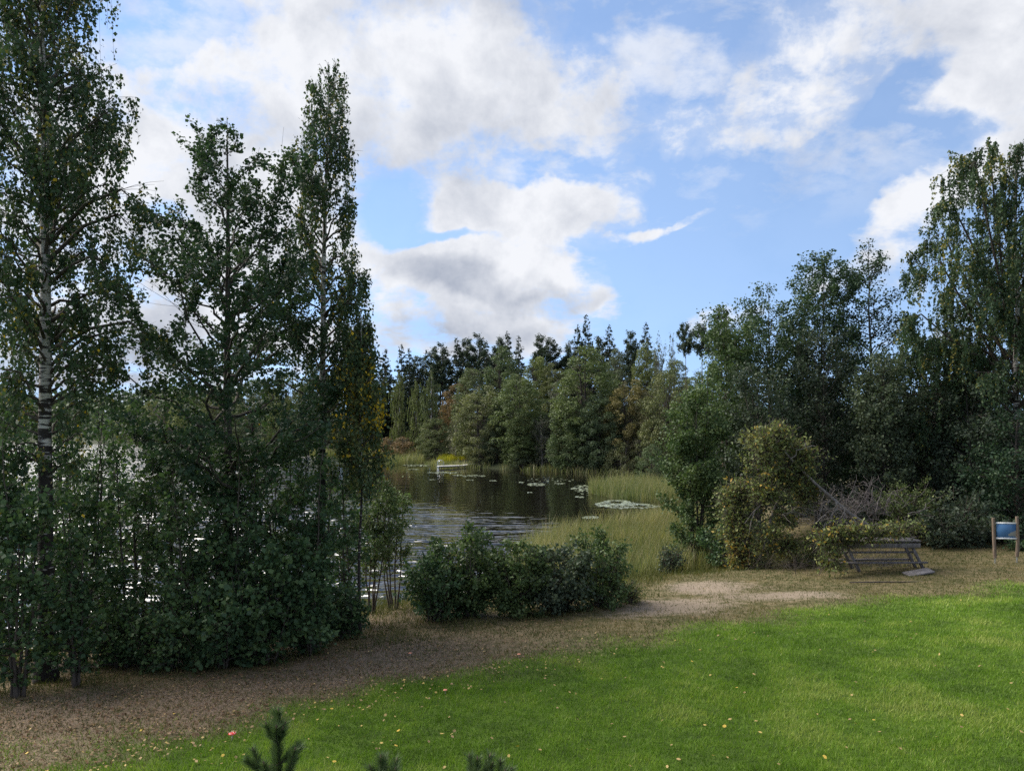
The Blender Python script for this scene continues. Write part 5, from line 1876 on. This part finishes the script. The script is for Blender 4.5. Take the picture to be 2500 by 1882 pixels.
# notice board
d = ground_at(2428, 1376)[1]
xl, xr = wx(2427, d), wx(2480, d)
z0 = hz1(xl, d)
e = empty('notice_board', (xl, d, z0), 'blue notice board on two round wooden posts at the edge of the wood', 'notice board', rot=-0.12)
wd = (xr - xl) * 1.02
for i, xx in enumerate((0, wd)):
    dz = hz1(xl + xx, d - 0.12 * xx) - z0
    hp = wz(1264, d) - z0
    V, Fq = tubes([(np.array([(0.03 * (1 - 2 * i), 0, 0.22 + dz), (0, 0, hp * 0.5), (-0.03, 0, hp + dz)]), np.array([0.062, 0.06, 0.056])),
                   (np.array([(-0.03, 0, hp + dz), (-0.03, 0, hp + dz + 0.004)]), np.array([0.056, 0.002]))], 10)
    po = obj('post', mesh('post', V, [Fq], M['post_wood'], None, True), e, (xx, 0, 0))
    V, Fq = tubes([(np.array([(0.035 * (1 - 2 * i), 0, -0.2 + dz), (0.03 * (1 - 2 * i), 0, 0.26 + dz)]), np.array([0.035, 0.035]))], 8)
    obj('post_anchor', mesh('post_anchor', V, [Fq], M['steel'], None, True), po)
pz0, pz1 = wz(1315, d) - z0, wz(1282, d) - z0
pm, nt = newmat('notice_panel')
n = N(nt)
tcx = n.new('ShaderNodeTexCoord')
spx = n.new('ShaderNodeSeparateXYZ')
nt.links.new(tcx.outputs['Object'], spx.inputs[0])
nz = n.noise(n.pos((1, 1, 1)), 3.0, 3, 0.5)
land = n.rng(n.math('ADD', n.math('ADD', n.math('MULTIPLY', spx.outputs[0], 1.6), n.math('MULTIPLY', nz, 1.1)), n.math('MULTIPLY', n.math('ABSOLUTE', n.math('SUBTRACT', spx.outputs[2], 0.12)), -2.2)), 1.45, 1.55)
n.out(n.pbsdf(n.mix(land, (0.06, 0.16, 0.32), (0.30, 0.31, 0.29)), 0.35))
bo = obj('panel', boxm('panel', (wd / 2, 0, (pz1 - pz0) / 2), (wd - 0.16, 0.025, pz1 - pz0), pm), e, (0, -0.01, pz0 + 0.06))
obj('frame_rail', boxm('frame_rail', (wd / 2, -0.01, 0), (wd - 0.1, 0.05, 0.06), M['white_paint']), e, (0, 0, pz0 + 0.025))
obj('frame_rail', boxm('frame_rail', (wd / 2, -0.01, 0), (wd - 0.1, 0.05, 0.05), M['white_paint']), e, (0, 0, pz1 + 0.09))

# water lilies
rng = rg(901)
CL = []
for (px, py, rx, ry, m, ring) in [(1505, 1230, 48, 8, 800, 1), (1545, 1236, 60, 6, 700, 2), (1490, 1234, 30, 5, 250, 0), (1443, 1264, 18, 3, 120, 0), (1425, 1192, 32, 7, 170, 0), (1309, 1183, 22, 3.5, 150, 0), (1157, 1162, 28, 2, 110, 0), (1206, 1174, 10, 1.2, 24, 0),
                                  (1016, 1136, 34, 3, 260, 0), (970, 1127, 40, 3, 300, 0), (1085, 1154, 42, 1.6, 260, 0), (1367, 1181, 14, 1.5, 40, 0), (1270, 1178, 10, 1.2, 30, 0), (1414, 1214, 10, 1.2, 30, 0),
                                  (1340, 1172, 60, 5, 50, 0), (1460, 1200, 50, 10, 50, 0), (1010, 1146, 14, 1, 40, 0), (1295, 1203, 5, 0.8, 10, 0), (1056, 1171, 9, 0.8, 30, 0), (1147, 1172, 7, 0.8, 20, 0), (1115, 1160, 16, 1.0, 60, 0)]:
    a = rng.random(m) * 6.28
    r_ = (0.6 + 0.4 * rng.random(m) + 0.15 * np.sin(3 * a)) if ring else np.sqrt(rng.random(m))
    pxs, pys = px + rx * r_ * np.cos(a), py + ry * r_ * np.sin(a)
    dd = CAMZ * F / (pys - HY)
    CL.append(np.stack([(pxs - 1250) / F * dd, dd, 0.012 + 0.012 * rng.random(m)], -1))
C = np.concatenate(CL)
C = C[shore(C[:, 0], C[:, 1]) < -0.3]
m = len(C)
a8 = np.arange(7) / 8 * 2 * np.pi + 0.35
R_ = (0.10 + 0.07 * rng.random(m))[:, None]
ro = rng.random(m)[:, None] * 6.28
tx, ty = rng.normal(size=(m, 1)) * 0.10, rng.normal(size=(m, 1)) * 0.10
lx, ly = R_ * np.cos(a8 + ro), R_ * np.sin(a8 + ro)
V = np.stack([C[:, 0:1] + lx, C[:, 1:2] + ly, C[:, 2:3] + lx * tx + ly * ty + 0.01], -1)
o = obj('water_lilies', mesh('water_lilies', V.reshape(-1, 3), [np.arange(m * 7).reshape(m, 7)], M['lily']))
tag(o, 'pale mats of water lily pads floating in the calm bay', 'water lilies', kind='stuff')
